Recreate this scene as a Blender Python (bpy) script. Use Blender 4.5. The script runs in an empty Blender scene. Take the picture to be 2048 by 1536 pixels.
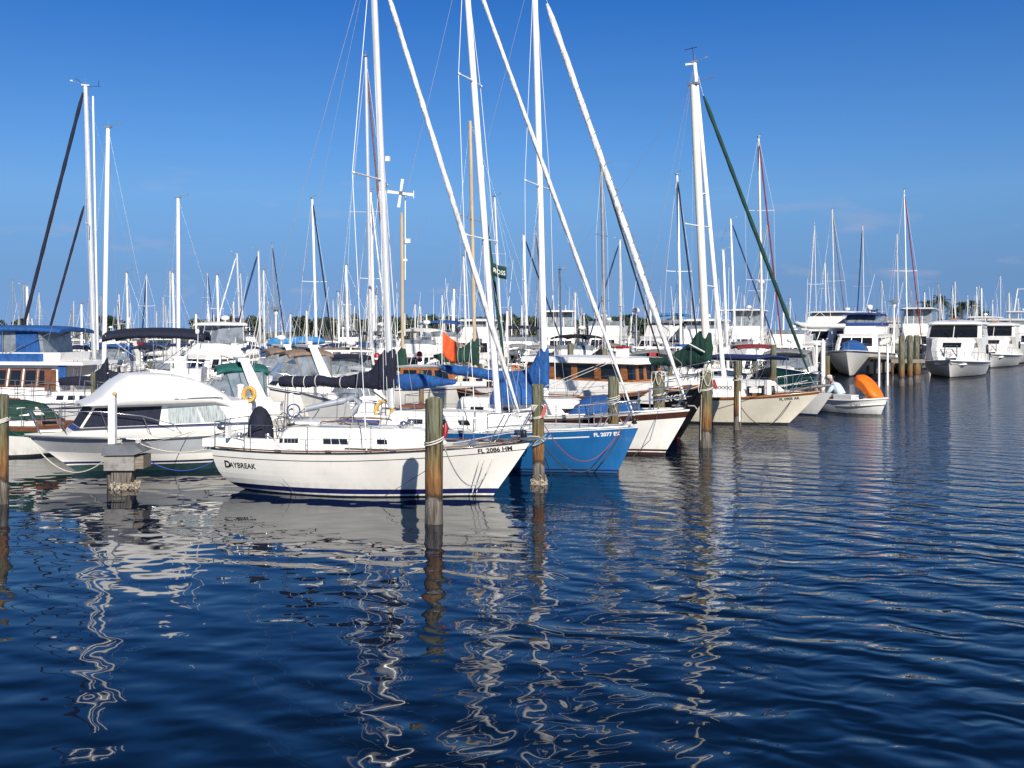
import bpy, math, random
from mathutils import Vector, Matrix
R = math.radians
sc = bpy.context.scene
col = sc.collection
rnd = random.Random(7)
# ---------------------------------------------------------------- camera, sky, sun, exposure
F, HZ, CH = 2048.0, 660.0, 4.0          # focal length in photo pixels, horizon row, eye height (m)
cd = bpy.data.cameras.new('camera'); cam = bpy.data.objects.new('camera', cd); col.objects.link(cam)
cam.location = (0, 0, CH); cam.rotation_euler = (R(90), 0, 0)
cd.lens = 36; cd.sensor_width = 36; cd.shift_y = (HZ - 768) / 2048; cd.clip_end = 3000; cd.clip_start = .1
sc.camera = cam
SUN_EL, SUN_AZ = 30.5, 15.0             # elevation; degrees to the right of straight behind the camera
sd = Vector((math.sin(R(SUN_AZ)) * math.cos(R(SUN_EL)), -math.cos(R(SUN_AZ)) * math.cos(R(SUN_EL)), math.sin(R(SUN_EL))))
sl = bpy.data.lights.new('sun', 'SUN'); so = bpy.data.objects.new('sun', sl); col.objects.link(so)
sl.energy = 4.8; sl.angle = R(.5); sl.color = (1, .93, .82)
so.rotation_euler = sd.to_track_quat('Z', 'Y').to_euler(); so.location = (20, -20, 40)
w = bpy.data.worlds.new('World'); sc.world = w; w.use_nodes = True
nt = w.node_tree; nt.nodes.clear()
N = nt.nodes.new; LK = nt.links.new
sky = N('ShaderNodeTexSky'); sky.sky_type = 'NISHITA'; sky.sun_disc = False
sky.sun_elevation = R(SUN_EL); sky.sun_rotation = math.atan2(sd.x, sd.y)
sky.altitude = 0; sky.air_density = 1.0; sky.dust_density = .15; sky.ozone_density = 3.0
bg = N('ShaderNodeBackground'); bg.inputs[1].default_value = .098
hsv = N('ShaderNodeHueSaturation'); hsv.inputs['Saturation'].default_value = 1.0; hsv.inputs['Value'].default_value = 1
# a few thin clouds low over the horizon
tc = N('ShaderNodeTexCoord'); sep = N('ShaderNodeSeparateXYZ'); LK(tc.outputs['Generated'], sep.inputs[0])
mp = N('ShaderNodeMapping'); mp.inputs['Scale'].default_value = (7, 7, 26); LK(tc.outputs['Generated'], mp.inputs[0])
nz = N('ShaderNodeTexNoise'); nz.inputs['Scale'].default_value = 1.6; nz.inputs['Detail'].default_value = 5; LK(mp.outputs[0], nz.inputs[0])
cr = N('ShaderNodeMapRange'); cr.inputs[1].default_value = .60; cr.inputs[2].default_value = .95; LK(nz.outputs[0], cr.inputs[0])
el = N('ShaderNodeMapRange'); el.inputs[1].default_value = .19; el.inputs[2].default_value = .04; LK(sep.outputs[2], el.inputs[0])
mu = N('ShaderNodeMath'); mu.operation = 'MULTIPLY'; LK(cr.outputs[0], mu.inputs[0]); LK(el.outputs[0], mu.inputs[1])
mx = N('ShaderNodeMix'); mx.data_type = 'RGBA'; LK(mu.outputs[0], mx.inputs[0])
sk = N('ShaderNodeCombineXYZ'); zz = N('ShaderNodeMath'); zz.operation = 'MULTIPLY_ADD'; LK(sep.outputs[2], zz.inputs[0]); zz.inputs[1].default_value = .9; zz.inputs[2].default_value = .22
LK(sep.outputs[0], sk.inputs[0]); LK(sep.outputs[1], sk.inputs[1]); LK(zz.outputs[0], sk.inputs[2]); nv = N('ShaderNodeVectorMath'); nv.operation = 'NORMALIZE'; LK(sk.outputs[0], nv.inputs[0]); LK(nv.outputs[0], sky.inputs[0])
rmp = N('ShaderNodeValToRGB'); LK(sep.outputs[2], rmp.inputs[0]); re_ = rmp.color_ramp.elements
re_[0].position = 0; re_[0].color = (.56, .62, .74, 1); re_[1].position = .05; re_[1].color = (.62, .72, .81, 1)
for p_, c_ in ((.126, (.78, 1.03, 1.14)), (.173, (.60, .97, 1.24)), (.298, (.24, .68, 1.20)), (.45, (.08, .26, .52)), (1, (.07, .22, .44))):
    q_ = re_.new(p_); q_.color = (*c_, 1)
tn = N('ShaderNodeMix'); tn.data_type = 'RGBA'; tn.blend_type = 'MULTIPLY'; tn.inputs[0].default_value = 1; LK(sky.outputs[0], tn.inputs[6]); LK(rmp.outputs[0], tn.inputs[7])
LK(tn.outputs[2], hsv.inputs['Color']); LK(hsv.outputs[0], mx.inputs[6]); mx.inputs[7].default_value = (4.0, 3.8, 4.6, 1)
LK(mx.outputs[2], bg.inputs[0])
wo = N('ShaderNodeOutputWorld'); LK(bg.outputs[0], wo.inputs[0])
vs = sc.view_settings; vs.view_transform = 'Standard'; vs.look = 'None'; vs.exposure = .36; vs.gamma = 1; vs.use_curve_mapping = False

# ---------------------------------------------------------------- materials
MT = {}
def mat(name, c, rough=.5, metal=0, var=.12, scale=3., bump=0, bscale=40., coat=0, c2=None, stretch=(1, 1, 1), trans=0, c2lo=.45, c2hi=.7):
    if name in MT: return MT[name]
    m = bpy.data.materials.new(name); m.use_nodes = True; t = m.node_tree
    b = t.nodes['Principled BSDF']
    b.inputs['Roughness'].default_value = rough; b.inputs['Metallic'].default_value = metal
    if coat: b.inputs['Coat Weight'].default_value = coat; b.inputs['Coat Roughness'].default_value = .08
    if trans: b.inputs['Transmission Weight'].default_value = trans
    tcn = t.nodes.new('ShaderNodeTexCoord'); mpn = t.nodes.new('ShaderNodeMapping'); mpn.inputs['Scale'].default_value = stretch
    t.links.new(tcn.outputs['Object'], mpn.inputs[0])
    n = t.nodes.new('ShaderNodeTexNoise'); n.inputs['Scale'].default_value = scale; n.inputs['Detail'].default_value = 6
    t.links.new(mpn.outputs[0], n.inputs[0])
    k = 1 - var
    c2 = c2 or (c[0] * k, c[1] * k, c[2] * k)
    r = t.nodes.new('ShaderNodeMapRange'); r.inputs[1].default_value = c2lo; r.inputs[2].default_value = c2hi
    t.links.new(n.outputs[0], r.inputs[0])
    x = t.nodes.new('ShaderNodeMix'); x.data_type = 'RGBA'
    x.inputs[6].default_value = (*c, 1); x.inputs[7].default_value = (*c2, 1)
    t.links.new(r.outputs[0], x.inputs[0]); t.links.new(x.outputs[2], b.inputs['Base Color'])
    if bump:
        n2 = t.nodes.new('ShaderNodeTexNoise'); n2.inputs['Scale'].default_value = bscale; n2.inputs['Detail'].default_value = 3
        t.links.new(mpn.outputs[0], n2.inputs[0])
        bp = t.nodes.new('ShaderNodeBump'); bp.inputs['Distance'].default_value = bump
        t.links.new(n2.outputs[0], bp.inputs['Height']); t.links.new(bp.outputs[0], b.inputs['Normal'])
    MT[name] = m
    return m
st = (.35, .35, 3)
WH = mat('white_gelcoat', (.80, .79, .75), .28, var=.10, scale=2, stretch=(1, 1, .5), coat=.3)
CRM = mat('cream_gelcoat', (.82, .80, .745), .28, var=.08, scale=1.5, coat=.3)
BEI = mat('beige_gelcoat', (.78, .73, .60), .3, var=.12, scale=1.5, coat=.3)
GRH = mat('grey_gelcoat', (.42, .44, .46), .3, var=.15, scale=1.5, coat=.2)
BLU = mat('blue_gelcoat', (.014, .125, .34), .24, var=.2, scale=1.2, coat=.4)
BLK = mat('black_gelcoat', (.010, .010, .013), .2, var=.2, coat=.4)
BRN = mat('brown_gelcoat', (.06, .022, .015), .35, var=.3)
GRN = mat('green_paint', (.01, .06, .045), .35, var=.3)
NVS = mat('navy_stripe', (.012, .018, .10), .3, var=.2)
DKB = mat('bottom_paint', (.015, .018, .022), .7, var=.5, scale=8)
GRB = mat('green_bottom_paint', (.02, .06, .06), .7, var=.5, scale=8)
RDB = mat('red_bottom_paint', (.12, .02, .015), .7, var=.4, scale=8)
DECK = mat('deck_nonskid', (.74, .73, .68), .55, var=.12, scale=6, bump=.002, bscale=120)
CABW = mat('cabin_white', (.82, .81, .78), .32, var=.08, scale=4)
TEAK = mat('teak', (.19, .075, .038), .5, var=.5, scale=6, stretch=(.5, 6, 6))
VARN = mat('varnished_wood', (.34, .12, .025), .25, var=.5, scale=5, stretch=(.6, 6, 6), coat=.4)
SPRU = mat('spruce_spar', (.50, .39, .25), .35, var=.3, scale=3, stretch=(4, 4, .4))
GLS = mat('dark_glass', (.012, .014, .018), .06, var=.3)
CGL = mat('curtained_glass', (.42, .47, .47), .1, var=.6, scale=9, stretch=(6, 1, .4), coat=.6)
CLR = mat('clear_vinyl', (.22, .25, .28), .12, var=.5, scale=3, coat=.5)
ALU = mat('anodised_spar', (.70, .70, .70), .32, metal=.35, var=.1, scale=2)
MWH = mat('white_spar', (.84, .84, .82), .3, var=.08, scale=2)
MCR = mat('cream_far_spar', (.66, .64, .58), .4, var=.2)
MGR = mat('grey_spar', (.30, .31, .32), .4, metal=.4, var=.2)
STL = mat('stainless', (.55, .56, .57), .2, metal=.9, var=.2)
WIR = mat('rigging_wire', (.50, .50, .50), .35, metal=.5, var=.2)
WIW = mat('white_wire', (.80, .80, .80), .4, var=.1)
ROP = mat('white_rope', (.62, .60, .54), .8, var=.35, scale=30, bump=.004, bscale=90)
ROD = mat('dark_rope', (.05, .05, .06), .8, var=.35, scale=30)
ROR = mat('red_rope', (.32, .05, .06), .8, var=.35, scale=30)
ROB = mat('blue_rope', (.02, .06, .3), .8, var=.35, scale=30)
def grime(m, zt=.42, amt=.45, c=(.30, .24, .13)):
    # brown waterline scum and rust weeping down the topsides: dirt on the hull itself
    t = m.node_tree; b = t.nodes['Principled BSDF']; old = b.inputs['Base Color'].links[0].from_socket; NN = t.nodes.new; L = t.links.new
    g = NN('ShaderNodeTexCoord'); s_ = NN('ShaderNodeSeparateXYZ'); L(g.outputs['Object'], s_.inputs[0])
    z = NN('ShaderNodeMapRange'); L(s_.outputs[2], z.inputs[0]); z.inputs[1].default_value = zt; z.inputs[2].default_value = .1
    mp = NN('ShaderNodeMapping'); mp.inputs['Scale'].default_value = (5, 5, .5); L(g.outputs['Object'], mp.inputs[0]); n = NN('ShaderNodeTexNoise'); n.inputs['Scale'].default_value = 1.6; n.inputs['Detail'].default_value = 7; L(mp.outputs[0], n.inputs[0])
    r = NN('ShaderNodeMapRange'); L(n.outputs[0], r.inputs[0]); r.inputs[1].default_value = .42; r.inputs[2].default_value = .75; a = NN('ShaderNodeMath'); a.operation = 'MULTIPLY'; L(z.outputs[0], a.inputs[0]); L(r.outputs[0], a.inputs[1])
    r2 = NN('ShaderNodeMapRange'); L(n.outputs[0], r2.inputs[0]); r2.inputs[1].default_value = .60; r2.inputs[2].default_value = .78; r2.inputs[4].default_value = .28
    a2 = NN('ShaderNodeMath'); a2.operation = 'MAXIMUM'; L(a.outputs[0], a2.inputs[0]); L(r2.outputs[0], a2.inputs[1]); a3 = NN('ShaderNodeMath'); a3.operation = 'MULTIPLY'; L(a2.outputs[0], a3.inputs[0]); a3.inputs[1].default_value = amt
    x = NN('ShaderNodeMix'); x.data_type = 'RGBA'; L(a3.outputs[0], x.inputs[0]); L(old, x.inputs[6]); x.inputs[7].default_value = (*c, 1); L(x.outputs[2], b.inputs['Base Color'])
    rr = NN('ShaderNodeMapRange'); L(n.outputs[0], rr.inputs[0]); rr.inputs[1].default_value = .3; rr.inputs[2].default_value = .75; rr.inputs[3].default_value = .22; rr.inputs[4].default_value = .5; L(rr.outputs[0], b.inputs['Roughness'])
for _m in (WH, CRM, BEI, GRH): grime(_m)
grime(BLU, .35, .35, (.05, .09, .10))
def canvas(n, c): return mat(n, c, .85, var=.40, scale=5, bump=.045, bscale=11, stretch=(1, 1, .6))
CNV = canvas('navy_canvas', (.007, .010, .03)); CBL = canvas('blue_canvas', (.012, .085, .29)); CGR = canvas('green_canvas', (.006, .043, .030))
CTN = canvas('tan_canvas', (.24, .17, .13)); CRD = canvas('maroon_canvas', (.20, .015, .02)); CWH = canvas('white_canvas', (.74, .73, .70))
CBK = canvas('black_canvas', (.008, .009, .013)); COR = canvas('orange_canvas', (.80, .13, .01)); CLB = canvas('light_blue_canvas', (.04, .22, .50))
CTG = canvas('teal_canvas', (.01, .11, .10)); CGY = canvas('grey_canvas', (.22, .22, .23)); CDB = canvas('dark_blue_canvas', (.012, .03, .11))
ORG = mat('orange_plastic', (.82, .17, .01), .45, var=.15)
YEL = mat('yellow_plastic', (.70, .38, .03), .5, var=.2)
RED = mat('red_plastic', (.30, .015, .015), .4, var=.2)
BPL = mat('black_plastic', (.012, .012, .013), .45, var=.3)
GRT = mat('grey_rubber', (.30, .33, .38), .5, var=.15)
INK = mat('black_lettering', (.01, .01, .012), .4, var=.1)
INW = mat('white_lettering', (.8, .8, .8), .4, var=.1)
PVC = mat('white_paint', (.80, .80, .80), .5, var=.1, scale=5)
CONC = mat('concrete', (.40, .39, .36), .85, var=.3, scale=6, bump=.004)
GALV = mat('galvanised_metal', (.36, .34, .31), .5, metal=.4, var=.4, scale=6)
DOCKW = mat('dock_timber', (.24, .20, .16), .85, var=.5, scale=5, stretch=(.6, 5, 5), bump=.004)
OYS = mat('oyster_shell', (.42, .36, .28), .8, var=.6, scale=18, bump=.01)
PLASTW = mat('white_plastic', (.80, .80, .78), .4, var=.1)

def pile_mat():
    m = bpy.data.materials.new('weathered_piling'); m.use_nodes = True; t = m.node_tree; b = t.nodes['Principled BSDF']
    b.inputs['Roughness'].default_value = .85; NN = t.nodes.new; L = t.links.new
    g = NN('ShaderNodeTexCoord'); mp = NN('ShaderNodeMapping'); mp.inputs['Scale'].default_value = (9, 9, .9); L(g.outputs['Object'], mp.inputs[0])
    n = NN('ShaderNodeTexNoise'); n.inputs['Scale'].default_value = 2.2; n.inputs['Detail'].default_value = 8; L(mp.outputs[0], n.inputs[0])
    ge = NN('ShaderNodeNewGeometry'); s = NN('ShaderNodeSeparateXYZ'); L(ge.outputs['Position'], s.inputs[0])
    n3 = NN('ShaderNodeTexNoise'); n3.inputs['Scale'].default_value = 5; L(g.outputs['Object'], n3.inputs[0])
    ad = NN('ShaderNodeMath'); ad.operation = 'MULTIPLY_ADD'; L(n3.outputs[0], ad.inputs[0]); ad.inputs[1].default_value = .5; L(s.outputs[2], ad.inputs[2])
    rp = NN('ShaderNodeValToRGB'); mr = NN('ShaderNodeMapRange'); mr.inputs[1].default_value = 0; mr.inputs[2].default_value = 3; L(ad.outputs[0], mr.inputs[0]); L(mr.outputs[0], rp.inputs[0])
    e = rp.color_ramp.elements
    e[0].position = 0; e[0].color = (.09, .085, .075, 1); e[1].position = .24; e[1].color = (.20, .18, .16, 1)
    for p, c in ((.27, (.035, .028, .018, 1)), (.31, (.16, .075, .025, 1)), (.42, (.26, .13, .045, 1)), (.56, (.20, .16, .07, 1)), (.7, (.14, .15, .09, 1)), (1, (.20, .20, .14, 1))):
        q = e.new(p); q.color = c
    x = NN('ShaderNodeMix'); x.data_type = 'RGBA'; r = NN('ShaderNodeMapRange'); r.inputs[1].default_value = .42; r.inputs[2].default_value = .68; L(n.outputs[0], r.inputs[0])
    dk = NN('ShaderNodeMix'); dk.data_type = 'RGBA'; dk.blend_type = 'MULTIPLY'; dk.inputs[0].default_value = 1; L(rp.outputs[0], dk.inputs[6]); dk.inputs[7].default_value = (.40, .33, .27, 1)
    L(r.outputs[0], x.inputs[0]); L(rp.outputs[0], x.inputs[6]); L(dk.outputs[2], x.inputs[7]); L(x.outputs[2], b.inputs['Base Color'])
    mc = NN('ShaderNodeMapping'); mc.inputs['Scale'].default_value = (16, 16, .55); L(g.outputs['Object'], mc.inputs[0]); vc = NN('ShaderNodeTexNoise'); vc.inputs['Scale'].default_value = 1.5; vc.inputs['Detail'].default_value = 3; L(mc.outputs[0], vc.inputs[0])
    ck = NN('ShaderNodeMapRange'); ck.inputs[1].default_value = .36; ck.inputs[2].default_value = .43; ck.inputs[3].default_value = .25; ck.inputs[4].default_value = 1; L(vc.outputs[0], ck.inputs[0])
    cm = NN('ShaderNodeMix'); cm.data_type = 'RGBA'; cm.blend_type = 'MULTIPLY'; cm.inputs[0].default_value = 1; L(x.outputs[2], cm.inputs[6]); L(ck.outputs[0], cm.inputs[7]); L(cm.outputs[2], b.inputs['Base Color'])
    bp = NN('ShaderNodeBump'); bp.inputs['Distance'].default_value = .05; L(n.outputs[0], bp.inputs['Height']); L(bp.outputs[0], b.inputs['Normal'])
    return m
PILE = pile_mat()

# ---------------------------------------------------------------- mesh helpers
class MB:
    def __init__(s): s.v = []; s.f = []; s.m = []; s.s = []
    def add(s, vs, fs, mi=0, sm=False):
        o = len(s.v); s.v += [tuple(v) for v in vs]
        for f in fs: s.f.append([o + i for i in f]); s.m.append(mi); s.s.append(sm)
    def box(s, c, d, mi=0, rz=0, ry=0, rx=0):
        x, y, z = d[0] / 2, d[1] / 2, d[2] / 2
        M = Matrix.Translation(c) @ Matrix.Rotation(rz, 4, 'Z') @ Matrix.Rotation(ry, 4, 'Y') @ Matrix.Rotation(rx, 4, 'X')
        vs = [M @ Vector((a * x, b * y, e * z)) for a in (-1, 1) for b in (-1, 1) for e in (-1, 1)]
        s.add(vs, [(0, 1, 3, 2), (4, 6, 7, 5), (0, 4, 5, 1), (2, 3, 7, 6), (0, 2, 6, 4), (1, 5, 7, 3)], mi); return s
    def rings(s, rs, mi=0, caps=True, sm=True, close=True):
        n = len(rs[0]); vs = [p for r in rs for p in r]; fs = []
        for i in range(len(rs) - 1):
            for j in range(n if close else n - 1):
                k = (j + 1) % n; fs.append((i * n + j, i * n + k, (i + 1) * n + k, (i + 1) * n + j))
        s.add(vs, fs, mi, sm)
        if caps: s.add(rs[0], [tuple(reversed(range(n)))], mi); s.add(rs[-1], [tuple(range(n))], mi)
        return s
    def tube(s, pts, r, n=6, mi=0, e=1., sm=True, caps=True):
        P = [Vector(p) for p in pts]; rs = []
        for i, p in enumerate(P):
            t = (P[min(i + 1, len(P) - 1)] - P[max(i - 1, 0)]).normalized()
            ref = Vector((0, 1, 0)) if abs(t.y) < .9 else Vector((0, 0, 1))
            a = ref.cross(t).normalized(); b = t.cross(a); q = r[i] if hasattr(r, '__len__') else r
            rs.append([p + a * (math.cos(2 * math.pi * k / n) * q) + b * (math.sin(2 * math.pi * k / n) * q * e) for k in range(n)])
        return s.rings(rs, mi, caps, sm)
    def sphere(s, c, r, n=10, mi=0, sc_=(1, 1, 1)):
        rs = []
        for i in range(1, n):
            a = math.pi * i / n
            rs.append([(c[0] + r * sc_[0] * math.sin(a) * math.cos(2 * math.pi * k / n), c[1] + r * sc_[1] * math.sin(a) * math.sin(2 * math.pi * k / n), c[2] - r * sc_[2] * math.cos(a)) for k in range(n)])
        return s.rings(rs, mi)
    def lathe(s, c, prof, n=14, mi=0, caps=True):
        return s.rings([[(c[0] + r * math.cos(2 * math.pi * k / n), c[1] + r * math.sin(2 * math.pi * k / n), c[2] + z) for k in range(n)] for r, z in prof], mi, caps)
    def prism(s, poly, y0, y1, mi=0):       # polygon in x,z pushed through y
        n = len(poly); vs = [(p[0], y0, p[1]) for p in poly] + [(p[0], y1, p[1]) for p in poly]
        fs = [tuple(range(n)), tuple(reversed(range(n, 2 * n)))] + [(i, i + n, (i + 1) % n + n, (i + 1) % n) for i in range(n)]
        s.add(vs, fs, mi); return s
    def build(s, name, mats, parent=None):
        me = bpy.data.meshes.new(name); me.from_pydata(s.v, [], s.f)
        for m in (mats if isinstance(mats, (list, tuple)) else [mats]): me.materials.append(m)
        me.polygons.foreach_set('material_index', s.m); me.polygons.foreach_set('use_smooth', s.s); me.update()
        o = bpy.data.objects.new(name, me); col.objects.link(o)
        if parent: o.parent = parent
        return o
def thing(name, label, cat, loc=(0, 0, 0), rz=0, group=None):
    o = bpy.data.objects.new(name, None); col.objects.link(o); o.location = loc; o.rotation_euler = (0, 0, rz)
    o.empty_display_size = .5; o['label'] = label; o['category'] = cat
    if group: o['group'] = group
    return o
def tag(o, label, cat, group=None):
    o['label'] = label; o['category'] = cat
    if group: o['group'] = group
    return o
def P(px, py, D): return Vector(((px - 1024) * D / F, D, CH - (py - HZ) * D / F))
def zat(py, D): return CH - (py - HZ) * D / F
def DW(py): return CH * F / (py - HZ)
def lerp(a, b, t): return a + (b - a) * t
def sag(a, b, d, n=14):
    a = Vector(a); b = Vector(b)
    return [a.lerp(b, i / n) - Vector((0, 0, d * 4 * (i / n) * (1 - i / n))) for i in range(n + 1)]
def textmesh(s, h, bold=0):
    c = bpy.data.curves.new('t', 'FONT'); c.body = s; c.size = h / .70; c.offset = bold; c.resolution_u = 3
    o = bpy.data.objects.new('t', c); me = bpy.data.meshes.new_from_object(o)
    vs = [tuple(v.co) for v in me.vertices]; fs = [tuple(p.vertices) for p in me.polygons]
    bpy.data.objects.remove(o); bpy.data.curves.remove(c); bpy.data.meshes.remove(me)
    return vs, fs

# ---------------------------------------------------------------- hulls and houses
class Hull:
    def __init__(s, L, B, fb, rake=.8, ctr=.45, tr=.08, dr=.5, full=.7, pm=.33, pb=.8, tm=.42, fl=2.1):
        s.L, s.B, s.fb, s.rake, s.ctr, s.tr, s.dr, s.full, s.pm, s.pb, s.tm, s.fl = L, B, fb, rake, ctr, tr, dr, full, pm, pb, tm, fl
    def sheer(s, t):
        a, m, b = s.fb
        return a * (t - .45) * (t - 1) / .45 + m * t * (t - 1) / (.45 * -.55) + b * t * (t - .45) / .55
    def xs(s, z):
        u = min(max((s.fb[0] - z) / s.fb[0], 0), 1.5); return s.tr * u + s.ctr * u ** 4
    def xb(s, z): return s.L - s.rake * min(max(1 - z / s.fb[2], 0), 1.6) ** 1.05
    def zk(s, t): return -s.dr * (1 - abs(2 * t - 1) ** 2.2) - .06
    def f(s, t):
        if t < s.tm: return s.full + (1 - s.full) * math.sin(math.pi / 2 * t / s.tm)
        u = (t - s.tm) / (1 - s.tm); return max((1 - u ** s.fl), .0) + .012
    def half(s, t, z):
        k = s.zk(t); q = min(max((z - k) / (s.sheer(t) - k), 0), 1)
        p = lerp(s.pm, s.pb, max(0, (t - .3) / .7) ** 1.5)
        return s.B / 2 * s.f(t) * (.001 + q ** p)
    def x(s, t, z): a = s.xs(z); return a + t * (s.xb(z) - a)
    def t(s, x, z): a = s.xs(z); return (x - a) / (s.xb(z) - a)
    def deck(s, x): t = min(max(x / s.L, 0), 1); return s.sheer(t), s.B / 2 * s.f(t)
    def side(s, x, z, off=.005, sg=-1): t = s.t(x, z); return Vector((x, sg * (s.half(t, z) + off), z))
    def mesh(s, bands, tops, n=26):
        """bands: [(z, mat)] going up from the keel, each mat lying below its z; tops: [(offset below sheer, mat)], last is (0, mat)"""
        mb = MB(); T = [1 - (1 - i / n) ** 1.25 for i in range(n + 1)]; rows = []
        lo = bands[0][1]
        def row(fn): return [(s.x(t, fn(t)), s.half(t, fn(t)), fn(t)) for t in T]
        rr = [(row(lambda t: s.zk(t)), lo)]
        for q in (.12, .3, .55, .8): rr.append((row(lambda t: s.zk(t) * (1 - q) + min(0, bands[0][0]) * q), lo))
        for z, m in bands: rr.append((row(lambda t: z), m))
        z1 = bands[-1][0]; o1 = tops[0][0]; m1 = tops[0][1]
        for q in (.2, .4, .6, .8): rr.append((row(lambda t: lerp(z1, s.sheer(t) - o1, q)), m1))
        for o, m in tops: rr.append((row(lambda t: s.sheer(t) - o), m))
        for sg in (-1, 1):
            for i in range(len(rr) - 1):
                a, b = rr[i][0], rr[i + 1][0]
                vs = [(p[0], sg * p[1], p[2]) for p in a] + [(p[0], sg * p[1], p[2]) for p in b]; k = n + 1
                fs = [(j, j + 1, k + j + 1, k + j) if sg < 0 else (j, k + j, k + j + 1, j + 1) for j in range(n)]
                mb.add(vs, fs, rr[i + 1][1], True)
        for i in range(len(rr) - 1):
            a, b = rr[i][0][0], rr[i + 1][0][0]
            mb.add([(a[0], -a[1], a[2]), (a[0], a[1], a[2]), (b[0], b[1], b[2]), (b[0], -b[1], b[2])], [(0, 3, 2, 1)], rr[i + 1][1])
            a, b = rr[i][0][-1], rr[i + 1][0][-1]
            mb.add([(a[0], -a[1], a[2]), (a[0], a[1], a[2]), (b[0], b[1], b[2]), (b[0], -b[1], b[2])], [(0, 1, 2, 3)], rr[i + 1][1])
        return mb
    def deckmesh(s, drop=.03, inset=.0, n=20, cam=.05):
        mb = MB(); rs = []
        for i in range(n + 1):
            t = i / n; x = s.x(t, s.sheer(t)); h = max(s.half(t, s.sheer(t)) - inset, .002); z = s.sheer(t) - drop
            rs.append([(x, -h, z), (x, -h * .5, z + cam * .75 * h), (x, 0, z + cam * h), (x, h * .5, z + cam * .75 * h), (x, h, z)])
        return mb.rings(rs, 0, False, True, False)
    def rail(s, up=.02, r=.025, t0=0, t1=1, sg=-1, n=24, out=0):
        pts = []
        for i in range(n + 1):
            t = lerp(t0, t1, i / n); z = s.sheer(t) + up; pts.append((s.x(t, s.sheer(t)), sg * (s.half(t, s.sheer(t)) + out), z))
        return pts
class House:
    """stack of rounded-rectangle rings; level = (z, x_aft, x_fwd, half width aft, half width fwd)"""
    def __init__(s, lv, c=.06): s.lv = lv; s.c = c
    def ring(s, l):
        z, a, f, wa, wf = l; c = s.c
        return [(a, -wa + c, z), (a + c, -wa, z), (f - c, -wf, z), (f, -wf + c, z), (f, wf - c, z), (f - c, wf, z), (a + c, wa, z), (a, wa - c, z)]
    def mesh(s, mats=None, cam=.05, mb=None):
        mb = mb or MB(); rs = [s.ring(l) for l in s.lv]
        for i in range(len(rs) - 1): mb.rings([rs[i], rs[i + 1]], (mats[i] if mats else 0), False, False)
        t = s.lv[-1]; cx = (t[1] + t[2]) / 2; inner = [(lerp(cx, p[0], .6), p[1] * .6, p[2] + cam * .7) for p in rs[-1]]; top = [(lerp(cx, p[0], .2), p[1] * .2, p[2] + cam) for p in rs[-1]]
        mb.rings([rs[-1], inner, top], (mats[-1] if mats else 0), False, True); mb.add(top, [tuple(range(8))], (mats[-1] if mats else 0))
        return mb
    def pt(s, side, i, u, v, off=.006):
        a, b = s.ring(s.lv[i]), s.ring(s.lv[i + 1])
        k = {'s': (1, 2), 'p': (6, 5), 'f': (3, 4), 'a': (0, 7)}[side]
        p = Vector(a[k[0]]).lerp(Vector(a[k[1]]), u); q = Vector(b[k[0]]).lerp(Vector(b[k[1]]), u)
        e1 = Vector(a[k[1]]) - Vector(a[k[0]]); e2 = q - p; n = e1.cross(e2)
        n = n * (1 if side in 'sf' else -1); n.normalize()
        return p.lerp(q, v) + n * off
    def pane(s, mb, side, i, u0, u1, v0=.2, v1=.8, du=0, th=.012, mi=0, off=.002):
        """thin slab on a face; du slants the top edge"""
        q = [(u0, v0), (u1, v0), (u1 + du, v1), (u0 + du, v1)]
        A = [s.pt(side, i, u, v, off) for u, v in q]; B = [s.pt(side, i, u, v, off + th) for u, v in q]
        mb.add(A + B, [(4, 5, 6, 7), (0, 1, 5, 4), (1, 2, 6, 5), (2, 3, 7, 6), (3, 0, 4, 7)], mi); return mb

class Boat:
    """frame of a boat: origin at the stern on the waterline, x to the bow; cp() puts a photo pixel on its centre plane"""
    def __init__(s, name, label, cat, stern, bow, group=None):
        a = P(stern[0], HZ, stern[1]); b = P(bow[0], HZ, bow[1]); d = b - a
        s.L = math.hypot(d.x, d.y); s.rz = math.atan2(d.y, d.x); s.o = Vector((a.x, a.y, 0))
        s.root = thing(name, label, cat, s.o, s.rz, group)
    def cp(s, px, py, y=0.):
        n = Vector((-math.sin(s.rz), math.cos(s.rz), 0)); dr = Vector(((px - 1024) / F, 1, -(py - HZ) / F)); o = Vector((0, 0, CH))
        k = (n.dot(s.o) + y - n.dot(o)) / n.dot(dr); w_ = o + dr * k - s.o
        c, q = math.cos(s.rz), math.sin(s.rz)
        return Vector((w_.x * c + w_.y * q, y, w_.z))
    def world(s, p): c, q = math.cos(s.rz), math.sin(s.rz); return Vector((s.o.x + p[0] * c - p[1] * q, s.o.y + p[0] * q + p[1] * c, p[2]))
def wins(c, par, lst, i=0, sides='sp', m=None, name='window'):
    """window panes, each its own part: lst = [(u0, u1, v0, v1[, slant])]"""
    for q in lst:
        for s_ in sides:
            mb = MB(); c.pane(mb, s_, i, q[0], q[1], q[2], q[3], q[4] if len(q) > 4 else 0); mb.build(name, m or GLS, par)
def pair(name, m, par, fn):
    for sg in (-1, 1):
        mb = MB(); fn(mb, sg); mb.build(name, m, par)
def tubes(name, lst, r, m, par, n=5):
    mb = MB()
    for p in lst: mb.tube(p, r, n)
    return mb.build(name, m, par)
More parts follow.
